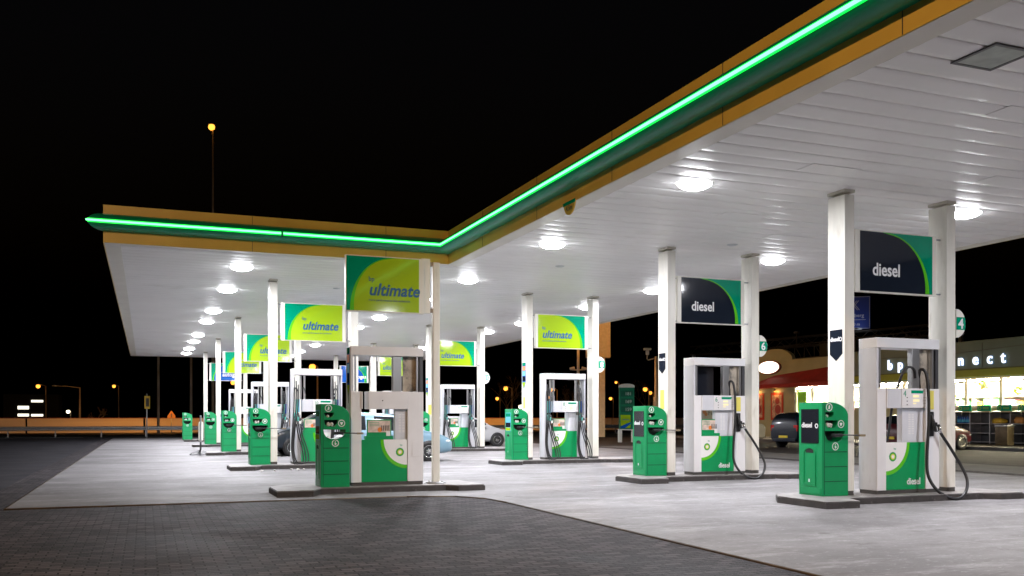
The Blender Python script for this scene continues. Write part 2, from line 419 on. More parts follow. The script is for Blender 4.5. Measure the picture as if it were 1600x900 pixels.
# joints in the bands: thin dark seams
for y in [Y0 + 1.9 + 3.05 * k for k in range(1, 8)]:
    for z0, z1 in ((CZ + .002, 5.398), (5.772, 5.968)): MB().box(XN - .006, y, z0, XN - .0015, y + .01, z1).build('band_seam', COL_FOOT, canopy)
for x in [XL + 3.1 * k for k in range(1, 3)]:
    for z0, z1 in ((CZ + .002, 5.398), (5.772, 5.968)): MB().box(x, YN - .006, z0, x + .01, YN - .0015, z1).build('band_seam', COL_FOOT, canopy)
# dark bullnose joint clips
ck = MB()
for x in (XL + 3.7,): ck.box(x, YN - .345, NZ - .05, x + .05, YN - .27, NZ + .05)
ck.build('bullnose_joint', GREEN_F, canopy)
roof = MB().prism([(XL + .06, Y1 - .06), (XL + .06, YN + .06), (XN + .06, YN + .06), (XN + .06, Y0 + .06), (XR - .06, Y0 + .06), (XR - .06, Y1 - .06)], 5.80, 5.90).build('roof_deck', GALV, canopy)
# closed slab above the ceiling so no light leaks
MB().prism([(XL + .05, Y1 - .05), (XL + .05, YN + .05), (XN + .05, YN + .05), (XN + .05, Y0 + .05), (XR - .05, Y0 + .05), (XR - .05, Y1 - .05)], CZ + .10, CZ + .12).build('ceiling_backing', SOFFIT_TRIM, canopy)
# plain trim strip round the soffit
tr = MB(); T = .34
def strip(x0, y0, x1, y1): tr.box(x0, y0, CZ - .004, x1, y1, CZ + .06)
strip(XL + .02, YN + .02, XL + T, Y1 - .02); strip(XL + T, YN + .02, XN + T, YN + .26); strip(XN + .02, Y0 + .02, XN + T, YN + .02)
strip(XR - T, Y0 + .02, XR - .02, Y1 - .02); strip(XL + T, Y1 - T, XR - T, Y1 - .02)
tr.build('soffit_trim', SOFFIT_TRIM, canopy)
# ceiling boards run along X, every .42 m, slightly crowned with a shadow gap
bd = MB(); PITCH = .42; y = Y0 + .05; k = 0
prof = [(0, .020), (.004, .006), (.012, .0), (.10, -.0025), (.20, -.004), (.30, -.0025), (.393, 0), (.401, .006), (.405, .020)]
while y < Y1 - T - .1:
    xa = (XN + T + .002) if y < YN + .26 - .02 else (XL + T + .002)
    xb = XR - T - .002
    cuts = [xa, xb]
    c = random.uniform(-.0015, .0015); vs = []; fs = []; tl = random.uniform(-.0015, .0015)
    for X in cuts:
        for q, z in prof: vs.append((X, y + q, CZ + z + c + tl * (q / .4)))
    n = len(prof)
    for i in range(n - 1): fs.append((i, n + i, n + i + 1, i + 1))
    bd.add(vs, fs, 0, True); y += PITCH; k += 1
# face orientation downwards does not matter for the shader
bd.build('ceiling_board', SOFFIT, canopy)
gap = MB().prism([(XL + T, Y1 - T), (XL + T, YN + .26), (XN + T, YN + .26), (XN + T, Y0 + .1), (XR - T, Y0 + .1), (XR - T, Y1 - T)], CZ + .022, CZ + .03)
gap.build('board_gap_backing', mat('gap_dark', (.10, .09, .08), .8), canopy)
hp = MB()
for (x, y, l) in ((9.7, 8.15, .9), (11.1, 8.62, 1.1), (9.2, 11.1, .9), (12.3, 10.6, .8), (12.0, 15.7, 1.0), (9.9, 14.3, .9)):
    MB().box(x, y, CZ - .012, x + l, y + .38, CZ - .005, bev=.002).build('access_panel', SOFFIT, canopy)

for k, (x, y) in enumerate(((15.6, 12.6), (11.9, 17.0), (9.6, 21.0), (5.2, 27.0))):
    MB().lathe([(0, -.03), (.07, -.028), (.11, -.012), (.12, 0)], 16, M=Matrix.Translation((x, y, CZ - .002))).build('ceiling_speaker', PUMP_GREY, canopy)
# height limit plate hanging under the fascia
hl = empty('height_limit_plate', (XN - .02, 14.7, 5.15), 'half round yellow plate reading 4.5m hanging under the canopy edge', 'height sign')
mb = MB(); pts = [(.24 * math.cos(a), .24 * math.sin(a)) for a in [math.pi + math.pi * k / 20 for k in range(21)]]
M0 = Mx((0, 0, .03), (0, -1, 0), (0, 0, 1)); mb.prism(pts, -.01, .01, M0); mb.build('plate', mat('plate_yellow', (.6, .38, .05), .5), hl)
mb = MB(); mb.prism([(-.26, 0), (.26, 0), (.24, -.06), (-.24, -.06)], .010, .014, M0); mb.build('bracket', SIGN_TEAL, hl)
mb = MB(); text_into(mb, '4.5m', .13, Mx((-.013, 0, -.13), (0, -1, 0), (0, 0, 1)), align='CENTER', bold=.002); mb.build('lettering', DKSTEEL, hl)

# ------------------------------------------------------------------ canopy downlights
lamp_data = bpy.data.lights.new('downlight', 'AREA'); lamp_data.shape = 'DISK'; lamp_data.size = .46
lamp_data.energy = LAMP_W; lamp_data.color = (.94, .93, 1.0); 
def make_light(lit=True):
    r = empty('ceiling_light', (0, 0, 0), '', 'ceiling light', 'downlights in the canopy ceiling' if lit else None)
    f = MB()
    if lit: f.lathe([(.275, -.004), (.275, -.016), (.30, -.016), (.305, -.002)], 28)
    else:
        for a in ((-.285, -.285, .285, -.245), (-.285, .245, .285, .285), (-.285, -.245, -.245, .245), (.245, -.245, .285, .245)): f.box(a[0], a[1], -.014, a[2], a[3], .0)
    f.build('frame', WHITE if lit else DKSTEEL, r)
    d = MB()
    if lit:
        d.lathe([(0, -.10), (.08, -.097), (.16, -.082), (.22, -.058), (.26, -.03), (.272, -.006)], 28)
    else: d.box(-.243, -.243, -.010, .243, .243, -.002, bev=.004)
    d.build('diffuser', DIFF if lit else DIFF_OFF, r)
    if lit:
        l = bpy.data.objects.new('lamp', lamp_data); COL.objects.link(l); l.parent = r; l.location = (0, 0, -.105)
    return r
LX = [2.24, 8.21, 14.0]; LY = [1.5, 7.12, 12.75, 18.35, 24.0, 28.4, 34.3, 38.2, 44.5, 48.5, 53.5, 57.5]  # lit ones nearest the camera are out of view, added to brighten the ceiling
proto = make_light(); first = True
rown = ['left row', 'middle row', 'right row']; ordn = ['nearest', 'second', 'third', 'fourth', 'fifth', 'sixth', 'seventh', 'eighth', 'ninth', 'tenth', 'eleventh', 'farthest']
for i, x in enumerate(LX):
    ys = [y for y in LY if not (i == 0 and y < 22) and not (i == 1 and 5 < y < 8)]
    for j, y in enumerate(ys):
        nm = ordn[j] if j < len(ys) - 1 else 'farthest'
        place(proto, first, (x, y, CZ - .008), f'bright white square downlight, {nm} in the {rown[i]} of the canopy ceiling'); first = False
o = make_light(False); o.location = (8.21, 7.12, CZ - .008); o['label'] = 'unlit square ceiling light fitting at the top right corner of the ceiling'

# ------------------------------------------------------------------ columns
def make_column():
    r = empty('canopy_column', (0, 0, 0), '', 'column', 'white columns holding up the canopy')
    MB().box(-.1, -.2, .18, .1, .2, CZ - .09, bev=.006).build('shaft', WHITE_PAINT, r)
    MB().box(-.095, -.195, .08, .095, .195, .20, bev=.004).build('foot', COL_FOOT, r)
    MB().box(-.108, -.208, CZ - .05, .108, .208, CZ - .004).build('collar', mat('collar', (.5, .47, .4), .5, var=.15), r)
    return r
cproto = make_column(); cf = [True]
def column(x, y, label):
    o = place(cproto, cf[0], (x, y, 0), label); cf[0] = False; return o
BX, AX, DX = 10.8, 3.25, 2.22
colsB = {}; 
for key, y, nm in (('4', 12.35, 'diesel pump 4'), ('6', 17.9, 'diesel pump 6'), ('8', 26.0, 'pump 8 under the lime sign right of centre'), ('10', 36.4, 'the pump behind the silver car'), ('12', 46.4, 'the farthest pump in the right bank')):
    colsB[key] = (column(BX, y, f'white canopy column on the left of {nm}'), column(BX + DX, y, f'white canopy column on the right of {nm}'))
colsA = {}
for key, y, nm in (('2', 26.0, 'pump 10 in the left bank'), ('3', 36.25, 'the third pump of the left bank'), ('4', 46.4, 'the fourth pump of the left bank'), ('5', 56.4, 'the blue autogas sign at the far left')):
    colsA[key] = (column(AX, y, f'white canopy column on the left of {nm}'), column(AX + DX, y, f'white canopy column on the right of {nm}'))
# stickers on columns (parts)
def pentagon(parent, x, y, z, w, h, kind):
    M0 = LEFT(x, y, z)
    mb = MB(); mb.prism([(-w / 2, 0), (w / 2, 0), (w / 2, -h * .78), (0, -h), (-w / 2, -h * .78)], .001, .004, M0)
    if kind == 'diesel':
        p = mb.build('grade_sticker', NAVY, parent)
        t = MB(); text_into(t, 'diesel', w * .32, LEFT(x - .0045, y + w * .46, z - h * .36), bold=.003, xs=.95, ext=.001)
        add_ring(t, w * .07, w * .12, w * .36, -h * .31, .0045, .006, M0); t.build('lettering', LET_WHITE, p)
        return p
    p = mb.build('info_sticker', SIGN_BLUE, parent)
    for (a, b, m) in ((0, .12, SIGN_TEAL), (.14, .30, ORANGE), (.32, .5, CYAN), (.52, .7, NAVY)):
        MB().prism([(-w * .42, -h * a), (w * .42, -h * a), (w * .42, -h * b), (-w * .42, -h * b)], .0045, .006, M0).build('sticker_field', m, p)
    MB().prism([(-w * .42, -h * .74), (w * .42, -h * .74), (w * .42, -h * .79), (0, -h * .96), (-w * .42, -h * .79)], .0045, .006, M0).build('sticker_tip', SIGN_LIME, p)
    return p
pentagon(colsB['4'][0], -.1, .0, 2.85, .30, .52, 'diesel')
pentagon(colsB['6'][0], -.1, .03, 2.82, .28, .46, 'diesel')
pentagon(colsB['8'][0], -.1, .02, 3.05, .28, .80, 'info')
pentagon(colsB['10'][0], -.1, .02, 3.0, .28, .80, 'info')
MB().prism([(-.08, 0), (.08, 0), (.08, -.42), (-.08, -.42)], .001, .004, LEFT(-.1, .03, 2.0)).build('yellow_notice', YEL_STICK, colsB['6'][0])
MB().prism([(-.07, 0), (.07, 0), (.07, -.34), (-.07, -.34)], .001, .004, LEFT(-.1, 0, 2.0)).build('yellow_notice', YEL_STICK, colsB['8'][0])
MB().prism([(-.12, 0), (.12, 0), (.12, -.40), (-.12, -.40)], .001, .004, FRONT(0, -.2, 1.9)).build('paper_notice', YEL_STICK, colsB['10'][0])

# pump number flags
def number_flag(x, y, z, num, label, both=False):
    r = empty('pump_number_sign', (x, y, z), label, 'number sign')
    def dshape(sg, sc=1.0): return [(0, -.25 * sc), (0, .25 * sc)] + [(sg * .215 * sc * math.cos(a), .25 * sc * math.sin(a)) for a in [math.pi / 2 - math.pi * k / 16 for k in range(1, 16)]]
    for sg in ((1, -1) if both else (1,)):
        ox = .10 * sg
        p = MB().prism(dshape(sg), -.02, .02, FRONT(ox, -.20, 0)).build('plate', WHITE_PAINT, r)
        MB().prism([(0, -.11), (0, .11), (sg * .192, .11), (sg * .211, 0), (sg * .192, -.11)], .021, .025, FRONT(ox, -.20, 0)).build('green_band', SIGN_TEAL, p)
        t = MB(); text_into(t, num, .24, FRONT(ox + sg * .10, -.228, -.085), align='CENTER', bold=.006); t.build('number', LET_WHITE, p)
    MB().box(.10, -.17, -.03, .12, -.05, .03).build('bracket', GALV, r)
    return r
number_flag(BX + DX, 12.35, 3.03, '4', 'cream half round flag with white number 4 on the rightmost column')
number_flag(BX + DX, 17.9, 3.03, '6', 'cream half round flag with white number 6 beside the right column of its pump')
number_flag(BX + DX, 26.0, 3.03, '8', 'cream half round flag with green band 8 on a column right of centre')
number_flag(BX + DX, 36.4, 3.03, '10', 'small half round number flag on the column near the silver car')

# ------------------------------------------------------------------ overhead grade signs
def grade_sign(x, y, z0, z1, w, kind, label, mirror=False, post=False):
    r = empty('overhead_sign', (x, y, z0), label, 'sign', 'grade signs hung above the pumps')
    h = z1 - z0; D = .10
    f = MB(); f.box(-.015 if post else -.10, -D / 2, -.02, w + .10, D / 2, h + .02, bev=.006); f.build('box_frame', WHITE_PAINT, r)
    base = {'ultimate': SIGN_LIME, 'diesel': NAVY, 'autogas': SIGN_BLUE}[kind]
    for face in (0, 1):
        M0 = FRONT(0, -D / 2 - .001, 0) if face == 0 else Mx((w, D / 2 + .001, 0), (-1, 0, 0), (0, 0, 1))
        p = MB().prism([(0, 0), (w, 0), (w, h), (0, h)], 0, .004, M0).build('face_panel', base, r)
        mm = mirror if face == 0 else not mirror
        def X(v): return w - v if mm else v
        # arc: from the top edge (x = .30w) to the bottom edge near the corner (x = .96w)
        def arc(off):
            out = []
            ax, ay = (.30 * w, h) if kind != 'ultimate' else (.34 * w, h)
            for k in range(15):
                t = math.pi / 2 * k / 14
                out.append((ax + off * .15 + (.955 * w - ax - off * .3) * math.sin(t) ** .92, h * math.cos(t) ** 1.0))
            return out
        A = arc(0)
        corner_p = [(X(a), b) for a, b in A] + [(X(w), 0), (X(w), h)]
        MB().prism(corner_p, .0045, .006, M0).build('corner_field', SIGN_TEAL, p)
        inner = []
        for i, (a, b) in enumerate(A):
            wd = .012 + .045 * (i / 14.0)
            inner.append((a - wd * w * (.3 + .7 * i / 14), b - .02 * h * (1 - i / 14) if 0 < i else b))
        band = [(X(a), max(b, 0)) for a, b in A] + [(X(a), max(b, 0)) for a, b in inner[::-1]]
        MB().prism(band, .0065, .008, M0).build('arc_stripe', SIGN_LIME2, p)
        t = MB()
        if kind == 'diesel': text_into(t, 'diesel', .30, M0 @ FLAT(.26 if face == 0 else .5, .27, .0045), bold=.006, xs=.88); t.build('lettering', LET_WHITE, p)
        elif kind == 'ultimate':
            x0 = (.52 if mirror else .15) * (w / 1.75) if face == 0 else .3
            text_into(t, 'ultimate', .32, M0 @ FLAT(x0, .30, .009), shear=.25, bold=.0075, xs=.92, spacing=1.02)
            text_into(t, 'bp', .13, M0 @ FLAT(x0, .56, .009), xs=.9); 
            text_into(t, 'more performance less emissions', .055, M0 @ FLAT(x0, .19, .009), shear=.2, xs=1.08)
            t.build('lettering', LET_BLUE, p)
        else:
            text_into(t, 'autogas', .30, M0 @ FLAT(.62, .25, .009), bold=.008); t.build('lettering', LET_WHITE, p)
    br = MB()
    for zz in (.02, h - .03):
        if not post: br.box(-.26, -.015, zz - .012, -.10, .015, zz + .012); 
        if not post: br.box(w + .10, -.015, zz - .012, w + .26, .015, zz + .012)
    if not post: br.build('bracket', GALV, r)
    return r
SW = 1.58
for (x, y, kind, lab, mir) in (
    (BX + .31, 12.3, 'diesel', 'dark diesel sign above pump 4, the largest at the right', False),
    (BX + .31, 17.85, 'diesel', 'dark diesel sign above pump 6, second from the right', False),
    (BX + .31, 25.95, 'ultimate', 'lime ultimate sign with green right corner above pump 8', False),
    (BX + .31, 36.35, 'ultimate', 'lime ultimate sign above the pump beside the silver car', False),
    (BX + .31, 46.35, 'ultimate', 'lime ultimate sign seen through the top of the front left pump', False),
    (BX + .31, 56.35, 'autogas', 'small blue and green sign farthest back, seen through the front left pump', False),
    (AX + .31, 25.95, 'ultimate', 'lime ultimate sign with green left corner above pump 10, second of the left bank', True),
    (AX + .31, 36.2, 'ultimate', 'lime ultimate sign third in the left bank, crossed by a white column', True),
    (AX + .31, 46.35, 'ultimate', 'small lime ultimate sign fourth in the left bank', True),
    (AX + .31, 56.35, 'autogas', 'blue autogas sign with green corner, farthest in the left bank', True)):
    grade_sign(x + .0, y, 3.52, 4.52, SW, kind, lab, mir)
column(BX, 56.4, 'white canopy column at the far back of the right bank, left of two')
column(BX + DX, 56.4, 'white canopy column at the far back of the right bank, right of two')
grade_sign(3.49, 17.25, 3.40, 4.42, 1.40, 'ultimate', 'unlit olive ultimate sign with a green reflection above the front left pump', True, True)
# tall box beside the sign and the thin post that carries it
sp = empty('sign_post', (5.27, 17.35, .11), 'thin cream post on a round base right of the front left pump', 'post')
MB().box(-.07, -.07, .02, .07, .07, 4.30, bev=.02).build('shaft', WHITE_PAINT, sp)
MB().lathe([(0, .03), (.19, .03), (.20, .015), (.20, 0)], 24).build('base_plate', GALV, sp)
b = MB()
for a in range(4):
    q = math.pi / 4 + a * math.pi / 2; b.lathe([(0, .05), (.02, .05), (.02, .028)], 8, M=Matrix.Translation((.145 * math.cos(q), .145 * math.sin(q), 0)))
b.build('bolt', GALV, sp)
b = MB()
for zz in (3.36, 4.26): b.box(-.12, -.03, zz - .04, -.05, .03, zz + .04)
b.build('bracket', RUST, sp)
MB().box(-.30, -.05, 3.30, -.125, .05, 4.36, bev=.005).build('filler_panel', WHITE_PAINT, sp)

# ------------------------------------------------------------------ islands
def island_outline(L0, L1):
    # widened head on the left, narrow middle, flared tail on the right
    return [(L0, -1.05), (L0 + .62, -1.08), (L0 + .82, -.62), (L1 - .75, -.62), (L1 - .55, -.80), (L1 - .02, -.80), (L1, -.45), (L1 - .1, .55), (L1 - .7, .62), (L0 + .85, .62), (L0 + .3, .55), (L0, .12)]
def make_island(L0=-1.2, L1=3.26):
    r = empty('pump_island', (0, 0, 0), '', 'raised island', 'kerbed islands under the pumps')
    pts = island_outline(L0, L1)
    def sc(p, d): 
        c = Vector(((L0 + L1) / 2, -.1)); q = Vector(p); v = q - c
        return (q.x - math.copysign(d, v.x), q.y - math.copysign(d, v.y))
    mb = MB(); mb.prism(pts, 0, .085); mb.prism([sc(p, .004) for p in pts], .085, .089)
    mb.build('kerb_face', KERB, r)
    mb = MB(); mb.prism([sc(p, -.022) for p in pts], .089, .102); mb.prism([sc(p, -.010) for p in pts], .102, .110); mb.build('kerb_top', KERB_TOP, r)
    return r
ip = make_island(); first = True
for (x, y, lab) in ((BX, 12.35, 'dark kerbed island under diesel pump 4'), (BX, 17.95, 'dark kerbed island under diesel pump 6'), (BX, 26.05, 'kerbed island under pump 8 right of centre'),
    (BX, 36.4, 'kerbed island under the pump beside the silver car'), (BX, 46.4, 'kerbed island of the farthest right bank pump'), (AX, 26.0, 'kerbed island under pump 10, second in the left bank'),
    (AX, 36.25, 'kerbed island third in the left bank'), (AX, 46.4, 'kerbed island fourth in the left bank'), (AX, 56.4, 'kerbed island farthest in the left bank')):
    place(ip, first, (x, y, 0), lab); first = False
i1 = make_island(-1.2, 2.75); i1.location = (3.33, 17.5, 0); i1['label'] = 'dark unlit kerbed island nearest the brick paving'

# ------------------------------------------------------------------ service bins
def arcpts(cx, cy, rx, ry, a0, a1, n): return [(cx + rx * math.cos(a0 + (a1 - a0) * k / n), cy + ry * math.sin(a0 + (a1 - a0) * k / n)) for k in range(n + 1)]
def make_bin(kind, seethrough=False):
    r = empty('service_bin', (0, 0, 0), '', 'service bin', 'green service bins at the island ends')
    w, H, D = .53, 1.53, .57
    out = [(0, .0), (w, .0), (w, H - .22)] + [(w - .0 - (w * .72) * (1 - math.cos(t)), H - .22 + .22 * math.sin(t)) for t in [math.pi / 2 * k / 10 for k in range(1, 11)]] + [(0, H)]
    h1 = [(.06, 1.37), (.24, 1.37), (.225, 1.32), (.19, 1.285), (.11, 1.285), (.07, 1.32)]
    h2 = [(.06, 1.235), (.32, 1.235), (.30, 1.17), (.25, 1.115), (.12, 1.115), (.07, 1.16)]
    h3 = [(.05, 1.06), (.46, 1.06), (.445, .99), (.39, .92), (.31, .885), (.19, .885), (.10, .925), (.06, .99)]
    mb = MB()
    M0 = FRONT(0, 0, 0)
    mb.prism(out, -.12, 0, M0, holes=[h1[::-1], h2[::-1], h3[::-1]])
    mb.prism([(a, b) for a, b in out], -D, -.1215, M0, holes=[h3[::-1]])
    body = mb.build('body', GREEN, r)
    mod = body.modifiers.new('bevel', 'BEVEL'); mod.width = .006; mod.segments = 2; mod.limit_method = 'ANGLE'; mod.angle_limit = R(50)
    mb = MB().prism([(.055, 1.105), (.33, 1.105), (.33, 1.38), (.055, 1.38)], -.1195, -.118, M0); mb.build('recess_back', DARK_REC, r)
    if not seethrough:
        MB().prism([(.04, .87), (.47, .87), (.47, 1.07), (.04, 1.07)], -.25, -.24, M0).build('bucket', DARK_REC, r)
    # three panel joints and the side seam
    s = MB()
    for z in (.72, .48, .24): s.box(.05, -.006, z - .006, w - .02, -.0008, z + .006)
    s.box(.038, -.004, .03, .046, -.0008, H - .06)
    s.build('panel_joint', mat('joint_dark_green', (.0, .06, .02), .6), r)
    # icons: white rings with a hand or nozzle pictogram
    for (cx, cz, q) in ((.14, 1.45, 0), (.38, 1.175, 1), (.265, .81, 2)):
        mb = MB(); add_ring(mb, .052, .065, cx, cz, .001, .003, M0)
        if q == 0: mb.prism([(cx - .02, cz - .03), (cx + .012, cz - .03), (cx + .018, cz), (cx + .012, cz + .032), (cx - .006, cz + .032), (cx - .012, cz + .008)], .001, .003, M0)
        if q == 1: mb.prism([(cx - .03, cz + .02), (cx + .03, cz + .02), (cx + .02, cz - .005), (cx + .005, cz - .03), (cx - .01, cz - .03), (cx - .02, cz)], .001, .003, M0)
        if q == 2:
            mb.prism([(cx - .008, cz - .035), (cx + .008, cz - .035), (cx + .010, cz + .01), (cx - .012, cz + .01)], .001, .003, M0); disc(mb, .009, cx, cz + .027, .001, .003, M0, n=10)
            mb.prism([(cx + .012, cz - .02), (cx + .026, cz - .02), (cx + .026, cz - .005), (cx + .012, cz - .005)], .001, .003, M0)
        mb.build('icon', LET_WHITE, r)
    # left side: sticker window and litter scoop
    L0 = LEFT(0, 0, 0)      # local x = -y
    f = MB(); f.prism([(-D + .02, .03), (-.03, .03), (-.03, .13), (-D + .02, .13)], .001, .006, L0); f.build('base_trim', GREEN, r)
    if kind == 'diesel':
        p = MB().prism([(-D + .06, .86), (-.08, .86), (-.08, 1.42), (-D + .06, 1.42)], .0005, .008, L0).build('grade_window', BLACKP, r)
        t = MB(); text_into(t, 'diesel', .115, L0 @ FLAT(-D + .075, 1.12, .0095), bold=.003, xs=1.0)
        add_ring(t, .022, .040, -.125, 1.145, .009, .011, L0, n=20); t.build('lettering', LET_WHITE, p)
    else:
        p = MB().prism([(-D + .06, .86), (-.10, .86), (-.10, 1.42), (-D + .06, 1.42)], .0005, .006, L0).build('info_window', CYAN, r)
        for z0, z1, m in ((1.30, 1.40, SIGN_TEAL), (.98, 1.12, NAVY), (.875, .97, SIGN_LIME)):
            MB().prism([(-D + .075, z0), (-.115, z0), (-.115, z1), (-D + .075, z1)], .0065, .008, L0).build('info_field', m, p)
    arch = [(-.45, .16), (-.16, .16), (-.16, .68)] + arcpts(-.305, .68, .145, .10, 0, math.pi, 10) + [(-.45, .68)]
    arch = [(a, b) for a, b in arch]
    mb = MB(); inner = [(a * .92 - .025, .2 + (b - .16) * .93) for a, b in arch]
    mb.prism(arch, .0005, .010, L0, holes=[inner[::-1]]); mb.build('scoop_rim', GREEN, r)
    MB().prism([(-.40, .70), (-.21, .70), (-.21, .72)] + arcpts(-.305, .72, .095, .055, 0, math.pi, 8)[1:-1] + [(-.40, .72)], .0005, .003, L0).build('scoop_hole', DARK_REC, r)
    MB().prism([(-.32, .22), (-.29, .22), (-.29, .27), (-.32, .27)], .0105, .012, L0).build('recycling_mark', LET_WHITE, r)
    # crumpled paper in the pockets
    for (cx, cz, s_) in ((.15, 1.15, .042), (.21, 1.155, .038), (.14, 1.305, .026)):
        bm = bmesh.new(); bmesh.ops.create_icosphere(bm, subdivisions=2, radius=s_)
        rnd = random.Random(int(cx * 1000 + cz * 100))
        for v in bm.verts: v.co *= rnd.uniform(.72, 1.18)
        m_ = MB(); m_.frombm(bm, 0, Matrix.Translation((cx, .055, cz))); m_.build('paper_wad', PAPER, r)
    return r
bd_ = make_bin('diesel'); bi_ = make_bin('info'); bs_ = make_bin('info', True)
BY = .11
place(bd_, True, (BX - .60, 12.10, BY), 'green bin with black diesel window, largest at the right by pump 4')
place(bd_, False, (BX - .64, 17.72, BY), 'green bin with black diesel window beside pump 6')
place(bi_, True, (BX - .58, 25.80, BY), 'green bin with blue info sticker beside pump 8')
place(bi_, False, (BX - .60, 36.15, BY), 'green bin half hidden behind the thin cream post')
place(bi_, False, (AX - .62, 25.75, BY), 'bright green bin second in the left bank, with papers in its slots')
place(bi_, False, (AX - .60, 36.0, BY), 'green bin third in the left bank')
place(bi_, False, (AX - .62, 46.15, BY), 'green bin fourth in the left bank')
place(bi_, False, (AX - 1.27, 56.0, BY), 'small green bin farthest left beside the white bollard')
place(bi_, False, (BX - .60, 46.15, BY), 'green bin of the farthest pump in the right bank')
place(bs_, True, (2.98, 17.0, BY), 'dark green bin nearest the brick paving, seen through its big slot')

def squeegee(x, y, z, ln, label, mat_=DKSTEEL):
    r = empty('squeegee', (x, y, z), label, 'squeegee')
    MB().tube([(0, 0, 0), (ln, 0, -.012)], .011, 8).build('handle', mat_, r)
    MB().box(ln - .02, -.012, -.03, ln + .10, .012, .006, bev=.004).build('grip', mat('grip_brown', (.25, .2, .12), .6), r)
    MB().box(-.17, -.045, -.035, .0, .045, .02, bev=.01).build('head', BLACK, r)
    return r
squeegee(BX - .29, 12.02, 1.11, .40, 'squeegee with pale grip in the bin nearest the right edge')
squeegee(BX - .33, 17.64, 1.12, .42, 'squeegee in the middle diesel bin, its grip near a brown-footed column')
squeegee(3.38, 16.93, 1.11, .27, 'dark squeegee reaching from the nearest left bin to its pump', BLACK)
squeegee(AX - .33, 25.68, 1.10, .55, 'squeegee sticking out of the second left bank bin')
squeegee(AX - .30, 35.93, 1.10, .50, 'thin squeegee in the third left bank bin')
squeegee(BX - .28, 25.72, 1.10, .42, 'squeegee sticking out of the bin beside pump 8')

# ------------------------------------------------------------------ fuel pumps
PW, PH, PD = 1.37, 2.62, .42
def logo_panel(r, x0, x1, z0, z1, y, side, lettering=None, rad=.53):
    M0 = FRONT(0, y, 0)
    p = MB().prism([(x0, z0), (x1, z0), (x1, z1), (x0, z1)], 0, .012, M0).build('front_panel', GREEN_P, r)
    n = 14
    def q(rr, h0, h1, nm, m, inner=None):
        def pt(rad_, a):
            X = rad_ * math.cos(a) * .98; Z = rad_ * math.sin(a) * 1.04
            return ((x0 + X) if side == 'left' else (x1 - X), z1 - Z)
        A = [pt(rr, math.pi / 2 * k / n) for k in range(n + 1)]
        if inner: P = A + [pt(inner, math.pi / 2 * k / n) for k in range(n + 1)][::-1]
        else: P = A + [(x0 if side == 'left' else x1, z1)]
        return MB().prism(P, h0, h1, M0).build(nm, m, p)
    q(rad - .065, .0125, .014, 'white_quarter', STICK_W)
    q(rad, .0125, .0145, 'arc_stripe', SIGN_LIME2, rad - .065)
    cx = x0 + .15 if side == 'left' else x1 - .14
    mb = MB(); helios(mb, .084, M0 @ Matrix.Translation((cx, z1 - .24, .0145)), (0, 1, 2, 3))
    e = mb.build('sunflower_emblem', [GREEN_P, SIGN_LIME2, YEL_STICK, STICK_W], p)
    t = MB(); text_into(t, 'bp', .05, M0 @ FLAT(cx + (.02 if side == 'left' else .0), z1 - .12, .0145)); t.build('small_lettering', LET_GREEN, p)
    if lettering:
        t = MB(); text_into(t, lettering, .155, M0 @ FLAT(x1 - .40, z0 + .085, .0145), bold=.003, xs=.85); t.build('lettering', LET_WHITE, p)
    return p
def display(r, x0, x1, z0, z1, y, num):
    p = MB().box(x0, y, z0, x1, y + .30, z1, bev=.008).build('display_box', PUMP_GREY, r)
    xa = x0 + (x1 - x0) * .34
    MB().box(xa, y - .012, z0 + .006, x1 - .004, y - .001, z1 - .006, bev=.004).build('display_plate', PUMP_WHITE, p)
    M0 = FRONT(0, y - .0125, 0)
    MB().prism([(xa + .20, z1 - .085), (x1 - .10, z1 - .085), (x1 - .08, z1 - .035), (xa + .20, z1 - .035)], .001, .003, M0).build('display_header', SIGN_TEAL, p)
    for k, (w_, zz, hh) in enumerate(((.13, z1 - .115, .038), (.14, z1 - .185, .042), (.07, z1 - .245, .022))):
        MB().prism([(xa + .24, zz - hh), (xa + .24 + w_, zz - hh), (xa + .24 + w_, zz), (xa + .24, zz)], .001, .003, M0).build('screen', LCD, p)
    t = MB(); text_into(t, num, .15 if len(num) < 2 else .13, M0 @ FLAT(xa + .03, z1 - .14, .001), xs=.85); t.build('number', LET_GREEN, p)
    k = MB()
    for i in range(3):
        k.box(xa + .10, y - .015, z0 + .05 + i * .06, xa + .125, y - .0135, z0 + .065 + i * .06); k.box(x1 - .09, y - .015, z0 + .08 + i * .05, x1 - .03, y - .0135, z0 + .083 + i * .05)
    k.build('keypad_mark', DKSTEEL, p)
    return p
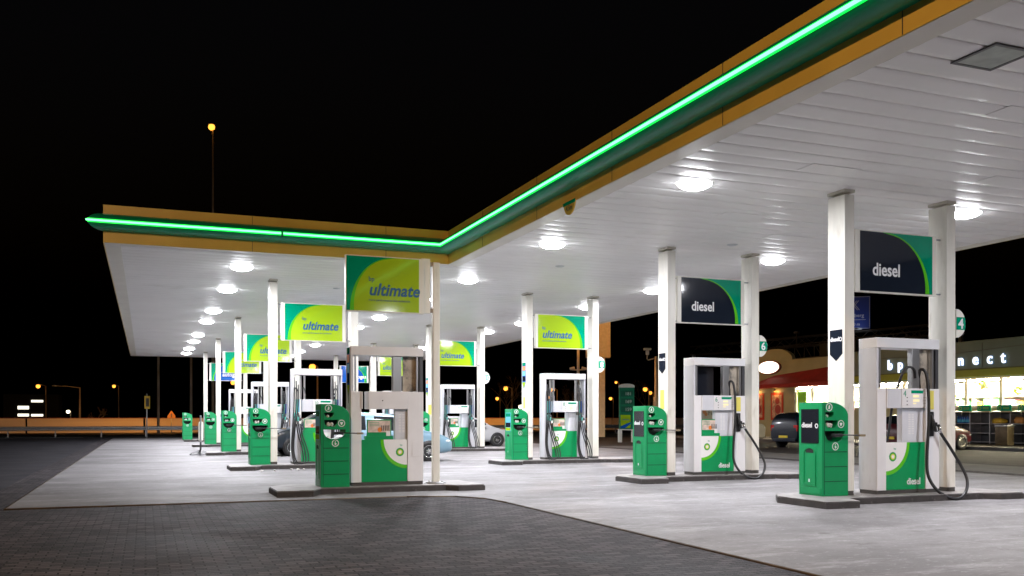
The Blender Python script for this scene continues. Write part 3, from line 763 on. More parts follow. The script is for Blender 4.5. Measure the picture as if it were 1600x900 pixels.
def poster(r, x0, x1, z0, y):
    p = MB().box(x0, y, z0, x1, y + .02, z0 + .36, bev=.003).build('notice_board', GREEN_P, r)
    MB().box(x0 - .03, y - .03, z0 - .03, x1 + .03, y + .10, z0 + .05, bev=.004).build('board_foot', GREEN_P, p)
    M0 = FRONT(0, y - .001, 0); w_ = x1 - x0
    MB().prism([(x0 + .02, z0 + .12), (x1 - .02, z0 + .12), (x1 - .02, z0 + .34), (x0 + .02, z0 + .34)], 0, .003, M0).build('print', BEIGE_PR, p)
    mb = MB(); disc(mb, .045, x0 + w_ * .53, z0 + .17, .0035, .005, M0); mb.build('print_spot', ORANGE, p)
    mb = MB()
    for k in range(3): mb.prism([(x0 + .05, z0 + .30 - k * .03), (x0 + w_ * .5, z0 + .30 - k * .03), (x0 + w_ * .5, z0 + .308 - k * .03), (x0 + .05, z0 + .308 - k * .03)], .0035, .005, M0)
    mb.build('print_lines', LET_GREEN, p)
    mb = MB()
    for k in range(5): mb.tube([Vector((x0 + w_ * (.62 + .07 * k), y - .006, z0 + .15)), Vector((x0 + w_ * (.60 + .075 * k), y - .006, z0 + .25))], .008, 5)
    mb.build('print_fingers', DKSTEEL, p)
    MB().prism([(x1 - .10, z0 + .05), (x1 - .02, z0 + .05), (x1 - .02, z0 + .14), (x1 - .10, z0 + .14)], .0055, .007, M0).build('print_label', STICK_W, p)
    return p
def nozzle(r, x, y, z, m=DKSTEEL, name='nozzle'):
    mb = MB(); mb.tube(smooth_pts([(x - .03, y, z + .20), (x - .02, y - .03, z + .10), (x, y - .05, z), (x + .02, y - .05, z - .10)], 4), [.018] * 4 + [.026] * 8 + [.02], 8)
    mb.tube(smooth_pts([(x + .02, y - .05, z + .03), (x + .075, y - .06, z + .0), (x + .07, y - .06, z - .08), (x + .02, y - .05, z - .10)], 3), .010, 6)
    mb.box(x - .035, y - .075, z - .01, x + .04, y - .02, z + .06, bev=.012)
    return mb.build(name, m, r)
def pump(x, y, kind, num, label, side='left', lettering=None, board=None, stickers=None, hoses=True, W=PW):
    r = empty('fuel_pump', (x, y, .11), label, 'fuel pump', 'fuel pumps on the islands'); H = PH
    MB().box(.01, .015, .0, W - .01, PD - .015, .06).build('plinth', COL_FOOT, r)
    if kind == 'single':
        a, b_ = .145 * W, .775 * W
        MB().box(0, .012, .06, .05, PD, H - .17, bev=.006).build('side_panel', PUMP_GREY, r)
        MB().box(.004, 0, .06, a, .20, 1.77, bev=.006).build('left_pillar', PUMP_WHITE, r)
        MB().box(a + .003, .03, .06, b_ - .003, PD - .03, .85, bev=.006).build('cabinet', PUMP_GREY, r)
        logo_panel(r, a + .004, b_ - .004, .065, .862, .028, side, lettering)
        MB().box(b_ + .003, 0, .06, W, PD - .01, 1.77, bev=.008).build('right_pillar', PUMP_WHITE, r)
        c = MB().box(a + (b_ - a) * (.46 if side == 'left' else .74), .055, .86, b_ - .002, .17, 1.44, bev=.005).build('meter_column', PUMP_GREY, r)
        v = MB(); vx0 = a + (b_ - a) * (.62 if side == 'left' else .82)
        for i in range(12):
            for j in range(2): v.box(vx0 + j * .07, .054, 1.0 + i * .03, vx0 + .05 + j * .07, .059, 1.012 + i * .03)
        v.build('vent', STICK_W, c)
        MB().box(a - .002, -.02, 1.445, a + .02, .2, 1.765).build('bezel', PUMP_WHITE, r)
        if hoses: display(r, a + .022, b_, 1.44, 1.775, -.022, num)
        else:
            dbx = MB().box(a + .13, -.02, 1.44, b_, .34, 1.775, bev=.008).build('display_box', PUMP_WHITE, r)
            mb = MB(); disc(mb, .012, a + .40, 1.60, .0, .004, FRONT(0, -.021, 0), n=12); mb.build('keyhole', BLACK, dbx)
            MB().box(b_ + .09, -.006, .53, W - .05, -.002, .83, bev=.001).build('service_hatch', PUMP_WHITE, r)
        # open frame above
        MB().box(.004, .02, 1.772, .055, .10, H - .172).build('frame_post', DKSTEEL, r)
        MB().box(W - .07, .02, 1.772, W - .004, .30, H - .172).build('frame_post', DKSTEEL, r)
        MB().box(W - .135, .03, 1.772, W - .10, .07, H - .172).build('frame_post', STEEL, r)
        MB().box(.575 * W, .03, 1.778, .70 * W, .13, H - .172, bev=.01).build('hose_mast', STEEL, r)
        MB().box(.735 * W, .12, 1.778, W - .075, .16, H - .172).build('inner_panel', mat('stained_panel', (.42, .36, .28), .5, var=.3, vscale=3, dirt=(.12, .11, .1), dscale=4, dlo=.45, dhi=.6), r)
        MB().box(.09, .04, 1.778, .115, .12, H - .172).build('frame_post', STEEL, r)
        if hoses:
            MB().box(b_ + .06, -.006, 1.42, W - .13, -.001, 1.74).build('yellow_label', YEL_STICK, r)
            MB().box(b_ + .05, -.03, .96, W - .15, -.001, 1.38, bev=.01).build('nozzle_holster', BLACK, r)
            nozzle(r, b_ + .10, -.05, 1.14, BLACK)
            h = MB().tube(smooth_pts([(.735 * W, .08, 1.75), (.70 * W, .05, 1.98), (.70 * W, .0, 2.10), (.735 * W, -.06, 2.03), (.745 * W, -.10, 1.7), (.735 * W, -.12, 1.2), (.70 * W, -.13, .65), (.69 * W, -.17, .30), (.76 * W, -.28, .05), (.90 * W, -.38, -.07), (1.04 * W, -.40, -.07), (1.18 * W, -.34, .05), (1.235 * W, -.28, .24), (1.19 * W, -.20, .48), (1.07 * W, -.13, .78), (.955 * W, -.10, 1.0), (.905 * W, -.10, 1.16)], 7), .026, 12)
            hh = h.build('hose', BLACK, r)
            MB().tube([(.915 * W, -.10, 1.13), (.94 * W, -.10, 1.02)], .030, 10).build('hose_joint', CHROME, hh)
            if num == '4':
              h = MB().tube(smooth_pts([(.62 * W, .02, 1.95), (.60 * W, .01, 2.08), (.53 * W, .02, 2.14), (.45 * W, .03, 2.08), (.40 * W, .06, 1.9), (.385 * W, .20, 1.5), (.36 * W, .24, 1.1), (.34 * W, .26, .87)], 6), .022, 8)
              h.build('rear_hose', BLACK, r)
            MB().box(b_ + .03, -.005, .50, b_ + .12, -.002, .84, bev=.001).build('service_hatch', PUMP_WHITE, r)
            if kind == 'single' and num == '6': MB().box(.09, .38, 1.79, .56 * W, .40, 2.42).build('dark_void_sheet', BLACKP, r)  # black sheet added to darken the view through the upper frame
    else:
        a, b_ = .175 * W, .79 * W
        MB().box(0, .012, .06, .05, PD, H - .17, bev=.006).build('side_panel', PUMP_GREY, r)
        MB().box(.052, .06, .06, a - .004, PD - .02, 1.35, bev=.008).build('left_pillar', PUMP_GREY, r)
        MB().box(a + .003, .03, .06, b_ - .003, PD - .03, .85, bev=.006).build('cabinet', PUMP_GREY, r)
        logo_panel(r, a + .004, b_ - .004, .065, .862, .028, side, lettering)
        MB().box(b_ + .003, .05, .06, W - .03, PD - .02, 1.35, bev=.008).build('right_pillar', PUMP_GREY, r)
        MB().box(.60 * W, .06, .86, b_ - .002, PD - .06, 1.44, bev=.005).build('meter_column', PUMP_GREY, r)
        display(r, a + .03, b_ + .04, 1.44, 1.775, -.022, num)
        for xx in (a, .25 * W, .80 * W, .93 * W): MB().box(xx - .02, .10, 1.36 if xx < .2 or xx > 1.1 else 1.78, xx + .02, .18, H - .172).build('hose_mast', STEEL, r)
        MB().box(W - .03, .02, .06, W, .36, H - .172).build('frame_post', PUMP_GREY, r)
        for bx_, sgn in ((.10 * W, 1), (.88 * W, -1)):
            MB().box(bx_ - .05, -.0, 1.42, bx_ + .0, .08, 1.78, bev=.01).build('nozzle_holster', TEALN, r)
            MB().box(bx_ + .004, -.0, 1.42, bx_ + .06, .08, 1.78, bev=.01).build('nozzle_holster', CYAN if sgn > 0 else SIGN_BLUE, r)
            for k in range(3):
                xx = bx_ - .055 + k * .055
                nz = nozzle(r, xx, .0, 1.20 + .02 * (k % 2), TEALN if k < 2 else DKSTEEL)
                MB().box(xx - .03, -.09, 1.10, xx + .03, -.055, 1.18, bev=.01).build('nozzle_guard', STICK_W if k % 2 == 0 else DKSTEEL, nz)
                e = .06 + .05 * k
                MB().tube(smooth_pts([(xx - .02, .10, 2.38 - .1 * k), (xx - .03, .0, 2.0), (xx - .06, -.09, 1.5), (xx - .07 - e * .4, -.12, 1.0), (xx - .10 - e * .5, -.16, .45), (xx - .05 - e * .4, -.25, .04 + .02 * k), (xx + .05, -.28, -.02 + .03 * k), (xx + .16 + .3 * e, -.24, .10), (xx + .14 + .3 * e, -.16, .4), (xx + .06, -.10, .8), (xx + .015, -.07, 1.12)], 5), .017, 7).build('hose', BLACK, r)
        for k, bx_ in enumerate((.07 * W, .215 * W, .86 * W)):
            MB().tube(smooth_pts([(bx_ - .03, .16, 1.80), (bx_ - .02, .12, 2.02), (bx_ + .02, .10, 2.10), (bx_ + .06, .10, 2.0), (bx_ + .07, .14, 1.78)], 5), .013, 7).build('upper_hose', BLACK, r)
    MB().box(0, 0, H - .168, W, PD, H, bev=.008).build('top_beam', PUMP_WHITE, r)
    if board: poster(r, a + (b_ - a) * board[0], a + (b_ - a) * board[1], .88, .06)
    return r
pump(11.33, 12.10, 'single', '4', 'diesel pump 4 with thick black hose, nearest at the right', 'left', 'diesel')
pump(11.36, 17.68, 'single', '6', 'diesel pump 6 with a notice board and one black hose', 'left', 'diesel', board=(.04, .55))
pump(11.30, 25.80, 'double', '8', 'pump 8 right of centre with teal nozzles on both sides', 'left', board=(.05, .55))
pump(11.30, 36.15, 'double', '10', 'white pump with nozzles on both sides in front of the silver car', 'left', board=(.1, .5))
pump(11.30, 46.15, 'double', '12', 'farthest pump of the right bank, seen through the front left pump', 'left')
p1 = pump(3.57, 17.20, 'single', '1', 'unlit front left pump without hoses, notice board in its opening', 'right', board=(.13, .66), hoses=False, W=1.41)
pump(AX + .50, 25.80, 'double', '10', 'pump 10 with black hoses, second in the left bank behind a green bin', 'right', board=(.1, .6))
pump(AX + .50, 36.05, 'double', '14', 'third pump of the left bank, largely hidden by a column', 'right')
pump(AX + .50, 46.2, 'double', '16', 'fourth pump of the left bank, small frame between two columns', 'right')
pentagon(p1, 0, .21, 2.60, .22, .95, 'info')
k = MB(); disc(k, .015, -.2, 1.70, .001, .006, LEFT(0, 0, 0), n=10); k.box(-.005, .19, 1.55, -.001, .21, 1.68); k.build('lock_slot', BLACK, p1)

# ------------------------------------------------------------------ bollard, thin stand
b = empty('bollard', (2.95, 55.6, 0), 'white round topped bollard at the far left beside the farthest bin', 'bollard')
MB().lathe([(.13, 0), (.13, 1.0), (.12, 1.07), (.08, 1.13), (.0, 1.15)], 18).build('shaft', WHITE_PAINT, b)
MB().lathe([(.16, 0), (.16, .06), (.13, .07)], 18).build('foot', COL_FOOT, b)
st = empty('stand_sign', (1.9, 36.0, 0), 'thin pale sign blade standing edge on in a square black weighted base', 'stand sign')
mb = MB(); mb.add([(-.38, -.3, 0), (.38, -.3, 0), (.38, .3, 0), (-.38, .3, 0), (-.36, -.28, .04), (.36, -.28, .04), (.36, .28, .04), (-.36, .28, .04), (-.10, -.09, .17), (.10, -.09, .17), (.10, .09, .17), (-.10, .09, .17)],
    [(0, 1, 5, 4), (1, 2, 6, 5), (2, 3, 7, 6), (3, 0, 4, 7), (4, 5, 9, 8), (5, 6, 10, 9), (6, 7, 11, 10), (7, 4, 8, 11), (8, 9, 10, 11), (3, 2, 1, 0)]); mb.build('base', BLACK, st)
MB().box(-.03, -.035, .17, .03, .035, .48, bev=.005).build('stem', BLACK, st)
MB().box(-.018, -.30, .48, .018, .30, 1.46, bev=.006).build('blade', GALV, st)

rs = random.Random(11); lt = None
for k in range(9):
    x_, y_ = (AX - .7 + rs.uniform(0, 2.6), 24.75 + rs.uniform(-.5, .35)); bm = bmesh.new(); bmesh.ops.create_icosphere(bm, subdivisions=1, radius=rs.uniform(.03, .06))
    for v in bm.verts: v.co *= rs.uniform(.6, 1.3); v.co.z *= .5
    m_ = MB(); m_.frombm(bm); o = m_.build('paper_scrap', PAPER, None, (x_, y_, .02)); tag(o, 'crumpled white paper scrap on the concrete in front of pump 10', 'litter', 'paper scraps before the pump 10 island')
# ------------------------------------------------------------------ cars
def car(name, loc, rz, paint, label, L=4.2, W=1.72, H=1.48, style='hatch'):
    r = empty(name, (*loc, -.0), label, 'car', rz=rz)
    hw = W / 2
    # stations from rear (-L/2) to front (+L/2): x, z bottom, belt z, top z, half width factor
    if style == 'hatch':
        st = [(-.50, .32, .62, .64, .80), (-.492, .26, .86, .90, .90), (-.475, .24, .95, 1.06, .94), (-.43, .23, .97, 1.34, .97), (-.38, .22, .96, 1.43, .985), (-.28, .21, .95, 1.475, 1.0), (-.145, .20, .935, 1.48, 1.0), (-.115, .20, .93, 1.48, 1.0), (.02, .20, .91, 1.46, 1.0), (.10, .20, .90, 1.40, 1.0),
              (.17, .20, .89, 1.22, 1.0), (.245, .20, .88, .99, .995), (.30, .21, .86, .925, .985), (.38, .22, .80, .85, .965), (.44, .24, .72, .76, .93), (.475, .27, .62, .66, .87), (.50, .34, .50, .53, .74)]
    else:
        st = [(-.50, .36, .70, .72, .86), (-.495, .30, .92, .98, .93), (-.48, .26, 1.0, 1.28, .96), (-.455, .24, 1.02, 1.44, .975), (-.40, .23, 1.02, 1.50, .985), (-.28, .22, 1.0, 1.53, 1.0), (-.145, .20, .985, 1.54, 1.0), (-.115, .20, .98, 1.54, 1.0), (.02, .20, .96, 1.51, 1.0), (.10, .20, .95, 1.44, 1.0),
              (.17, .20, .94, 1.26, 1.0), (.24, .20, .93, 1.03, .995), (.30, .21, .91, .96, .985), (.38, .22, .86, .89, .965), (.44, .24, .76, .80, .93), (.475, .27, .64, .68, .87), (.50, .36, .52, .55, .76)]
    hs = H / 1.48
    prof = []
    for (x, zb, zl, zt, wf) in st: prof.append((x * L, zb, zl * hs, zt * hs, hw * wf))
    def ringat(p):
        x, zb, zl, zt, w = p; g = min(1, (zt - zl) / (.5 * hs)); g = max(0, g)
        wr = w * (1 - .235 * g)        # tumblehome of the cabin
        return [(x, 0, zb), (x, w * .8, zb), (x, w * .965, zb + .07), (x, w, zb + (zl - zb) * .45), (x, w * .985, zl - .05), (x, w * .955, zl), (x, w * .955 + (wr - w * .955) * .5, zl + (zt - zl) * .5), (x, wr, zt - .06 * g - .004), (x, wr * .86, zt - .012 * g), (x, wr * .45, zt + .012), (x, 0, zt + .018)]
    rg = [ringat(p) for p in prof]; n = len(rg[0]); bm = bmesh.new()
    G = [[bm.verts.new((a[0], s * a[1], a[2])) if not (s < 0 and a[1] == 0) else None for a in ring_] for s in (1, -1) for ring_ in rg]
    m = len(rg)
    for i in range(m):
        for j in range(n):
            if G[m + i][j] is None: G[m + i][j] = G[i][j]
    for side in (0, 1):
        for i in range(m - 1):
            for j in range(n - 1):
                q = [G[side * m + i][j], G[side * m + i + 1][j], G[side * m + i + 1][j + 1], G[side * m + i][j + 1]]
                if side: q = q[::-1]
                try: fc = bm.faces.new(q)
                except ValueError: continue
                xa, xb = st[i][0], st[i + 1][0]; fc.material_index = 0
                if j in (5, 6):
                    if -.385 < xa and xb < -.14: fc.material_index = 1 + side
                    elif -.12 < xa and xb < .175: fc.material_index = 3 + side
                elif j in (8, 9):
                    if xa > .09 and xb < .25: fc.material_index = 5
                    elif -.49 < xa and xb < -.37: fc.material_index = 6
    for i in (0, m - 1):
        for side in (0, 1):
            for j in range(n - 1):
                pass
        loop = [G[i][j] for j in range(n)] + [G[m + i][j] for j in range(n - 2, 0, -1)]
        bm.faces.new(loop)
    bmesh.ops.recalc_face_normals(bm, faces=bm.faces[:])
    me = bpy.data.meshes.new('body'); bm.to_mesh(me); bm.free()
    for _ in range(7): me.materials.append(paint)
    for p_ in me.polygons: p_.use_smooth = True
    body = bpy.data.objects.new('body', me); COL.objects.link(body)
    sd = body.modifiers.new('sub', 'SUBSURF'); sd.levels = 2; sd.render_levels = 2
    dg = bpy.context.evaluated_depsgraph_get(); ev = bpy.data.meshes.new_from_object(body.evaluated_get(dg))
    for zone, nm_ in ((1, 'window'), (2, 'window'), (3, 'window'), (4, 'window'), (5, 'windscreen'), (6, 'rear_window')):
        g_ = MB(); idx = {}; vs = []; fs = []
        for p_ in ev.polygons:
            if p_.material_index != zone: continue
            f_ = []
            for vi in p_.vertices:
                if vi not in idx: idx[vi] = len(vs); v_ = ev.vertices[vi]; vs.append(v_.co + v_.normal * .005)
                f_.append(idx[vi])
            fs.append(f_)
        g_.add(vs, fs, 0, True); g_.build(nm_, GLASS_DK, r)
    body.parent = r
    for p_ in me.polygons: p_.material_index = 0
    me.materials.clear(); me.materials.append(paint)
    def interp(x):
        for a, b in zip(prof[:-1], prof[1:]):
            if a[0] <= x <= b[0]:
                t = (x - a[0]) / (b[0] - a[0]); return tuple(a[k] + (b[k] - a[k]) * t for k in range(5))
        return prof[0] if x < prof[0][0] else prof[-1]
    # wheels
    wr_ = .315
    for xw in (-.31 * L, .30 * L):
        for s in (1, -1):
            yo = s * (hw + .004)
            Mw = Matrix.Translation((xw, yo, wr_)) @ Matrix.Rotation(-s * math.pi / 2, 4, 'X')
            a = MB(); a.lathe([(0, -.20), (wr_ + .035, -.20), (wr_ + .035, -.012), (wr_ * .9, -.010), (0, -.010)], 28, M=Mw); a.build('wheel_arch', BLACK, r)
            wl = MB(); wl.lathe([(.19, -.03), (.20, .0), (.26, .006), (.30, -.004), (wr_, -.03), (wr_, -.17), (.29, -.2), (0, -.2)], 30, M=Mw); wl = wl.build('wheel', TYRE, r)
            ri = MB(); 
            ri.lathe([(.20, -.004), (.19, .002), (.175, -.01), (.17, -.03)], 26, M=Mw)
            ri.lathe([(0, .0), (.04, -.002), (.045, -.015)], 12, M=Mw)
            for q in range(7):
                A = 2 * math.pi * q / 7
                ri.add([(.03 * math.cos(A + .8), .03 * math.sin(A + .8), -.008), (.03 * math.cos(A - .8), .03 * math.sin(A - .8), -.008), (.18 * math.cos(A - .13), .18 * math.sin(A - .13), -.012), (.18 * math.cos(A + .13), .18 * math.sin(A + .13), -.012)], [(0, 1, 2, 3)], 0, False, Mw)
            ri.build('rim', CHROME if style != 'plain' else GALV, wl)
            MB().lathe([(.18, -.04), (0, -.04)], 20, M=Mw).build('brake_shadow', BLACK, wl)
    # lights, plates, mirrors, handles
    for s in (1, -1):
        p = interp(.455 * L); mb = MB(); bm = bmesh.new(); bmesh.ops.create_uvsphere(bm, u_segments=14, v_segments=8, radius=1)
        mb.frombm(bm, 0, Matrix.Translation((.437 * L, s * hw * .74, .62 * hs)) @ Matrix.Rotation(-s * .5, 4, 'Z') @ Matrix.Diagonal((.17, .16, .085, 1)), True); mb.build('headlight', HEAD_L, r)
        mb = MB(); mb.box(-.497 * L, s * hw * .66, .70 * hs, -.462 * L, s * hw * .93, (.98 if style != 'hatch' else .90) * hs, bev=.03); mb.build('tail_light', RED_L, r)
        mb = MB(); mb.box(.135 * L, s * (hw - .03), .93 * hs, .165 * L, s * (hw + .13), 1.05 * hs, bev=.03); mb.build('mirror', paint, r)
        mb = MB(); mb.box(-.17 * L, s * (hw * .985), .80 * hs, -.13 * L, s * (hw * 1.0 + .012), .825 * hs, bev=.006); mb.box(.0 * L, s * (hw * .985), .80 * hs, .04 * L, s * (hw + .012), .825 * hs, bev=.006); mb.build('door_handle', paint, r)
        mb = MB()
        for xx in (-.155, .055): mb.box(xx * L - .004, s * (hw - .01), .30, xx * L + .004, s * (hw + .0012), .90 * hs)
        mb.build('door_gap', BLACK, r)
    mb = MB().box(-.508 * L, -.26, .46 if style == 'hatch' else .44, -.495 * L, .26, .57 if style == 'hatch' else .55, bev=.004); mb.build('number_plate', PLATE_Y, r)
    mb = MB().box(-.503 * L, -hw * .78, .27, -.47 * L, hw * .78, .42, bev=.03); mb.build('rear_bumper', paint, r)
    mb = MB().box(.485 * L, -hw * .45, .30, .503 * L, hw * .45, .42, bev=.01); mb.build('grille', BLACK, r)
    mb = MB().box(.502 * L, -.25, .43, .508 * L, .25, .53, bev=.003); mb.build('number_plate', PLATE_Y, r)
    return r
def paint(name, c, ro=.28): return mat(name, c, ro, coat=.3, spec=.35)
car('parked_car', (7.02, 28.95), 0, paint('paint_blue', (.20, .33, .43)), 'light blue hatchback behind the front left pump', L=4.35, H=1.52)
car('parked_car', (6.15, 34.4), R(180), paint('paint_slate', (.012, .02, .03)), 'dark car facing left behind pump 10 of the left bank', H=1.6)
car('parked_car', (14.45, 42.5), 0, paint('paint_silver', (.42, .42, .43)), 'silver grey car facing right beside a pump in the middle distance', L=4.3, H=1.42)
car('parked_car', (29.2, 35.35), R(10), paint('paint_black', (.004, .008, .018)), 'black compact car seen from behind, parked left of the big right column', L=3.85, H=1.56, style='compact')
car('parked_car', (31.45, 30.75), R(3), paint('paint_red', (.07, .006, .010)), 'dark red car parked in front of the shop shelves', L=4.15, H=1.5)
van = empty('parked_van', (26.2, 40.0, 0), 'beige van with dark lettering on its side seen through the opening of pump 6', 'van')
VP_ = paint('paint_beige', (.30, .27, .22), .35)
MB().prism([(0, .28), (3.85, .28), (3.9, .75), (3.8, 1.02), (3.2, 1.16), (2.75, 1.88), (2.5, 1.95), (.12, 1.95), (.0, 1.8)], -1.7, 0, FRONT(0, 0, 0)).build('body', VP_, van).modifiers.new('b', 'BEVEL').width = .06
for xw in (.7, 3.1):
    for yw in (-.012, 1.55):
        w_ = MB().lathe([(0, 0), (.20, .0), (.24, .008), (.31, -.01), (.31, -.16), (0, -.16)], 24, M=Mx((xw, yw, .31), (1, 0, 0), (0, 0, 1))).build('wheel', TYRE, van)
        MB().lathe([(0, .01), (.17, .006), (.19, .012), (.20, .002)], 20, M=Mx((xw, yw, .31), (1, 0, 0), (0, 0, 1))).build('hub_cap', GALV, w_)
MB().prism([(1.95, 1.18), (3.05, 1.18), (2.62, 1.75), (1.95, 1.75)], .002, .006, FRONT(0, 0, 0)).build('window', GLASS_DK, van)
MB().prism([(3.32, 1.19), (3.30, 1.22), (2.80, 1.84), (2.83, 1.80)], -1.6, -.1, FRONT(0, 0, 0)).build('windscreen', GLASS_DK, van)
t = MB(); text_into(t, 'Feenstra', .33, FRONT(.34, -.004, 1.50), bold=.004); t.build('lettering', DKSTEEL, van)
mb = MB(); disc(mb, .11, .12, 1.66, .002, .005, FRONT(0, 0, 0)); disc(mb, .09, .22, 1.54, .0055, .007, FRONT(0, 0, 0)); mb.build('emblem', mat('emblem_brown', (.35, .12, .03), .5), van)
MB().box(-.02, .05, .9, .0, .2, 1.3).build('tail_light', RED_L, van); MB().box(3.80, .08, .70, 3.91, .35, .90, bev=.03).build('headlight', HEAD_L, van)

# ------------------------------------------------------------------ shop
FX = 38.5
WALL_C = mat('cream_wall', (.40, .39, .23), .7, var=.1, vscale=1)
WALL_G = mat('grey_green_fascia', (.17, .25, .21), .5, var=.08, vscale=.8)
LIME_B = mat('lime_band', (.30, .34, .02), .45)
RED_A = mat('red_awning', (.30, .02, .02), .7, var=.2, vscale=1.5)
WFRAME = mat('window_frame', (.5, .48, .4), .4)
def glass_mat():
    m = bpy.data.materials.new('shop_glass'); m.use_nodes = True; t = m.node_tree; n = t.nodes; n.clear()
    o = n.new('ShaderNodeOutputMaterial'); a = n.new('ShaderNodeBsdfTransparent'); g_ = n.new('ShaderNodeBsdfGlossy'); g_.inputs['Roughness'].default_value = .02
    mx = n.new('ShaderNodeMixShader'); mx.inputs[0].default_value = .08; a.inputs[0].default_value = (.95, .97, .95, 1)
    t.links.new(a.outputs[0], mx.inputs[1]); t.links.new(g_.outputs[0], mx.inputs[2]); t.links.new(mx.outputs[0], o.inputs[0]); return m
GLASS = glass_mat()
shop = empty('shop_building', (FX, 38, 0), 'long flat roofed shop with lit windows and white bp connect letters', 'building')
SB = Vector((-FX, -38, 0))
def SBX(x0, y0, z0, x1, y1, z1): return (x0 - FX, y0 - 38, z0, x1 - FX, y1 - 38, z1)
# shell: floor, rear wall, side walls, roof
w = MB(); w.box(*SBX(FX + 6, 12, 0, FX + 6.2, 53, 5.1)); w.box(*SBX(FX, 52.8, 0, FX + 6, 53, 5.1)); w.box(*SBX(FX, 12, 0, FX + 6, 12.2, 5.1))
w.box(*SBX(FX, 48.3, 0, FX + .15, 52.8, 5.08)); w.box(*SBX(FX, 44.9, 3.3, FX + .15, 48.3, 5.08)); w.box(*SBX(FX, 43.2, 0, FX + .15, 44.9, 5.08)); w.box(*SBX(FX, 44.9, 0, FX + .15, 48.3, .9))
w.build('wall', WALL_C, shop)
w = MB(); w.box(*SBX(FX, 12.2, 0, FX + .15, 43.2, 1.85)); w.build('plinth_wall', WALL_C, shop)
w = MB(); w.box(*SBX(FX, 12.2, 3.36, FX + .15, 43.2, 5.14)); w.box(*SBX(FX - .06, 12.2, 5.1, FX + .2, 43.2, 5.2)); w.build('fascia', WALL_G, shop)
w = MB(); w.box(*SBX(FX - .35, 12.2, 3.40, FX - .005, 43.1, 3.74)); w.build('lime_band', LIME_B, shop)
w = MB(); w.box(*SBX(FX - .30, 12.2, 3.74, FX - .01, 43.1, 3.80)); w.build('band_cap', mat('olive_cap', (.12, .14, .03), .5), shop)
w = MB(); w.box(*SBX(FX + .16, 12.2, 4.9, FX + 6, 52.8, 5.0)); rf = w.build('roof', GALV, shop)
w = MB(); w.box(*SBX(FX + .16, 12.2, 3.35, FX + 6, 52.8, 3.4)); w.build('inner_ceiling', WHITE, shop)
w = MB(); w.box(*SBX(FX + .16, 12.2, .1, FX + 6, 52.8, .14)); w.build('inner_floor', WALK, shop)
# fascia sweep decoration: thin raised wave
w = MB(); w.tube([(-.03, y - 38, 4.75 + .12 * math.sin((y - 24) * .35)) for y in [24 + .5 * k for k in range(36)]], .02, 5); w.box(-.02, 34.0 - 38, 3.85, -.002, 34.03 - 38, 5.08); w.build('fascia_line', mat('line_grey', (.13, .15, .12), .5), shop)
arch = [(-1.9, 0), (1.9, 0)] + arcpts(0, 0, 1.9, .78, 0, math.pi, 20)[1:-1]
MB().prism(arch, -.2, .06, Mx((-.005, 50.3 - 38, 5.082), (0, -1, 0), (0, 0, 1))).build('arched_gable', WALL_C, shop)
# red awning over the cafe front (rising towards the right)
aw = MB(); ya, yb_ = 43.3 - 38, 52.6 - 38
vs = []
for yy, zt in ((ya, 4.55), (50.3 - 38, 4.12), (yb_, 3.62)):
    vs += [(-.9, yy, 3.30), (-.9, yy, 3.52), (-.01, yy, zt), (-.01, yy, 3.30)]
fs = []
for i in (0, 4): fs += [(i, i + 4, i + 5, i + 1), (i + 1, i + 5, i + 6, i + 2), (i + 3, i + 2, i + 6, i + 7), (i, i + 3, i + 7, i + 4)]
fs += [(0, 1, 2, 3), (8, 11, 10, 9)]
aw.add(vs, fs); aw.build('awning', RED_A, shop)
# oval illuminated cafe sign
ov = MB(); ov.prism(arcpts(0, 0, 1.18, .46, 0, 2 * math.pi, 32)[:-1], -.02, .10, Mx((-.03, 50.75 - 38, 4.68), (0, -1, 0), (0, 0, 1)))
ovo = ov.build('oval_sign', mat('oval_rim', (.25, .03, .02), .5), shop)
ov = MB(); ov.prism(arcpts(0, 0, 1.08, .40, 0, 2 * math.pi, 32)[:-1], .101, .13, Mx((-.03, 50.75 - 38, 4.68), (0, -1, 0), (0, 0, 1)))
ov.build('lit_face', mat('oval_lit', (.8, .8, .7), .5, emis=(1, .9, .72), strength=2.2), ovo)
# windows: frame + pane each
def window(y0, y1, z0, z1):
    f = MB(); fw = .06
    a = (FX - .03, FX + .10)
    for q in ((y0, z0, y0 + fw, z1), (y1 - fw, z0, y1, z1), (y0 + fw, z0, y1 - fw, z0 + fw), (y0 + fw, z1 - fw, y1 - fw, z1)): f.box(*SBX(a[0], q[0], q[1], a[1], q[2], q[3]))
    fo = f.build('window', WFRAME, shop)
    MB().box(*SBX(FX + .02, y0 + fw, z0 + fw, FX + .03, y1 - fw, z1 - fw)).build('pane', GLASS, fo)
yy = 43.2
while yy > 13:
    window(yy - 2.05, yy - .03, 1.86, 3.35); yy -= 2.05
window(46.6, 48.25, .92, 3.28); window(44.95, 46.57, .92, 3.28)
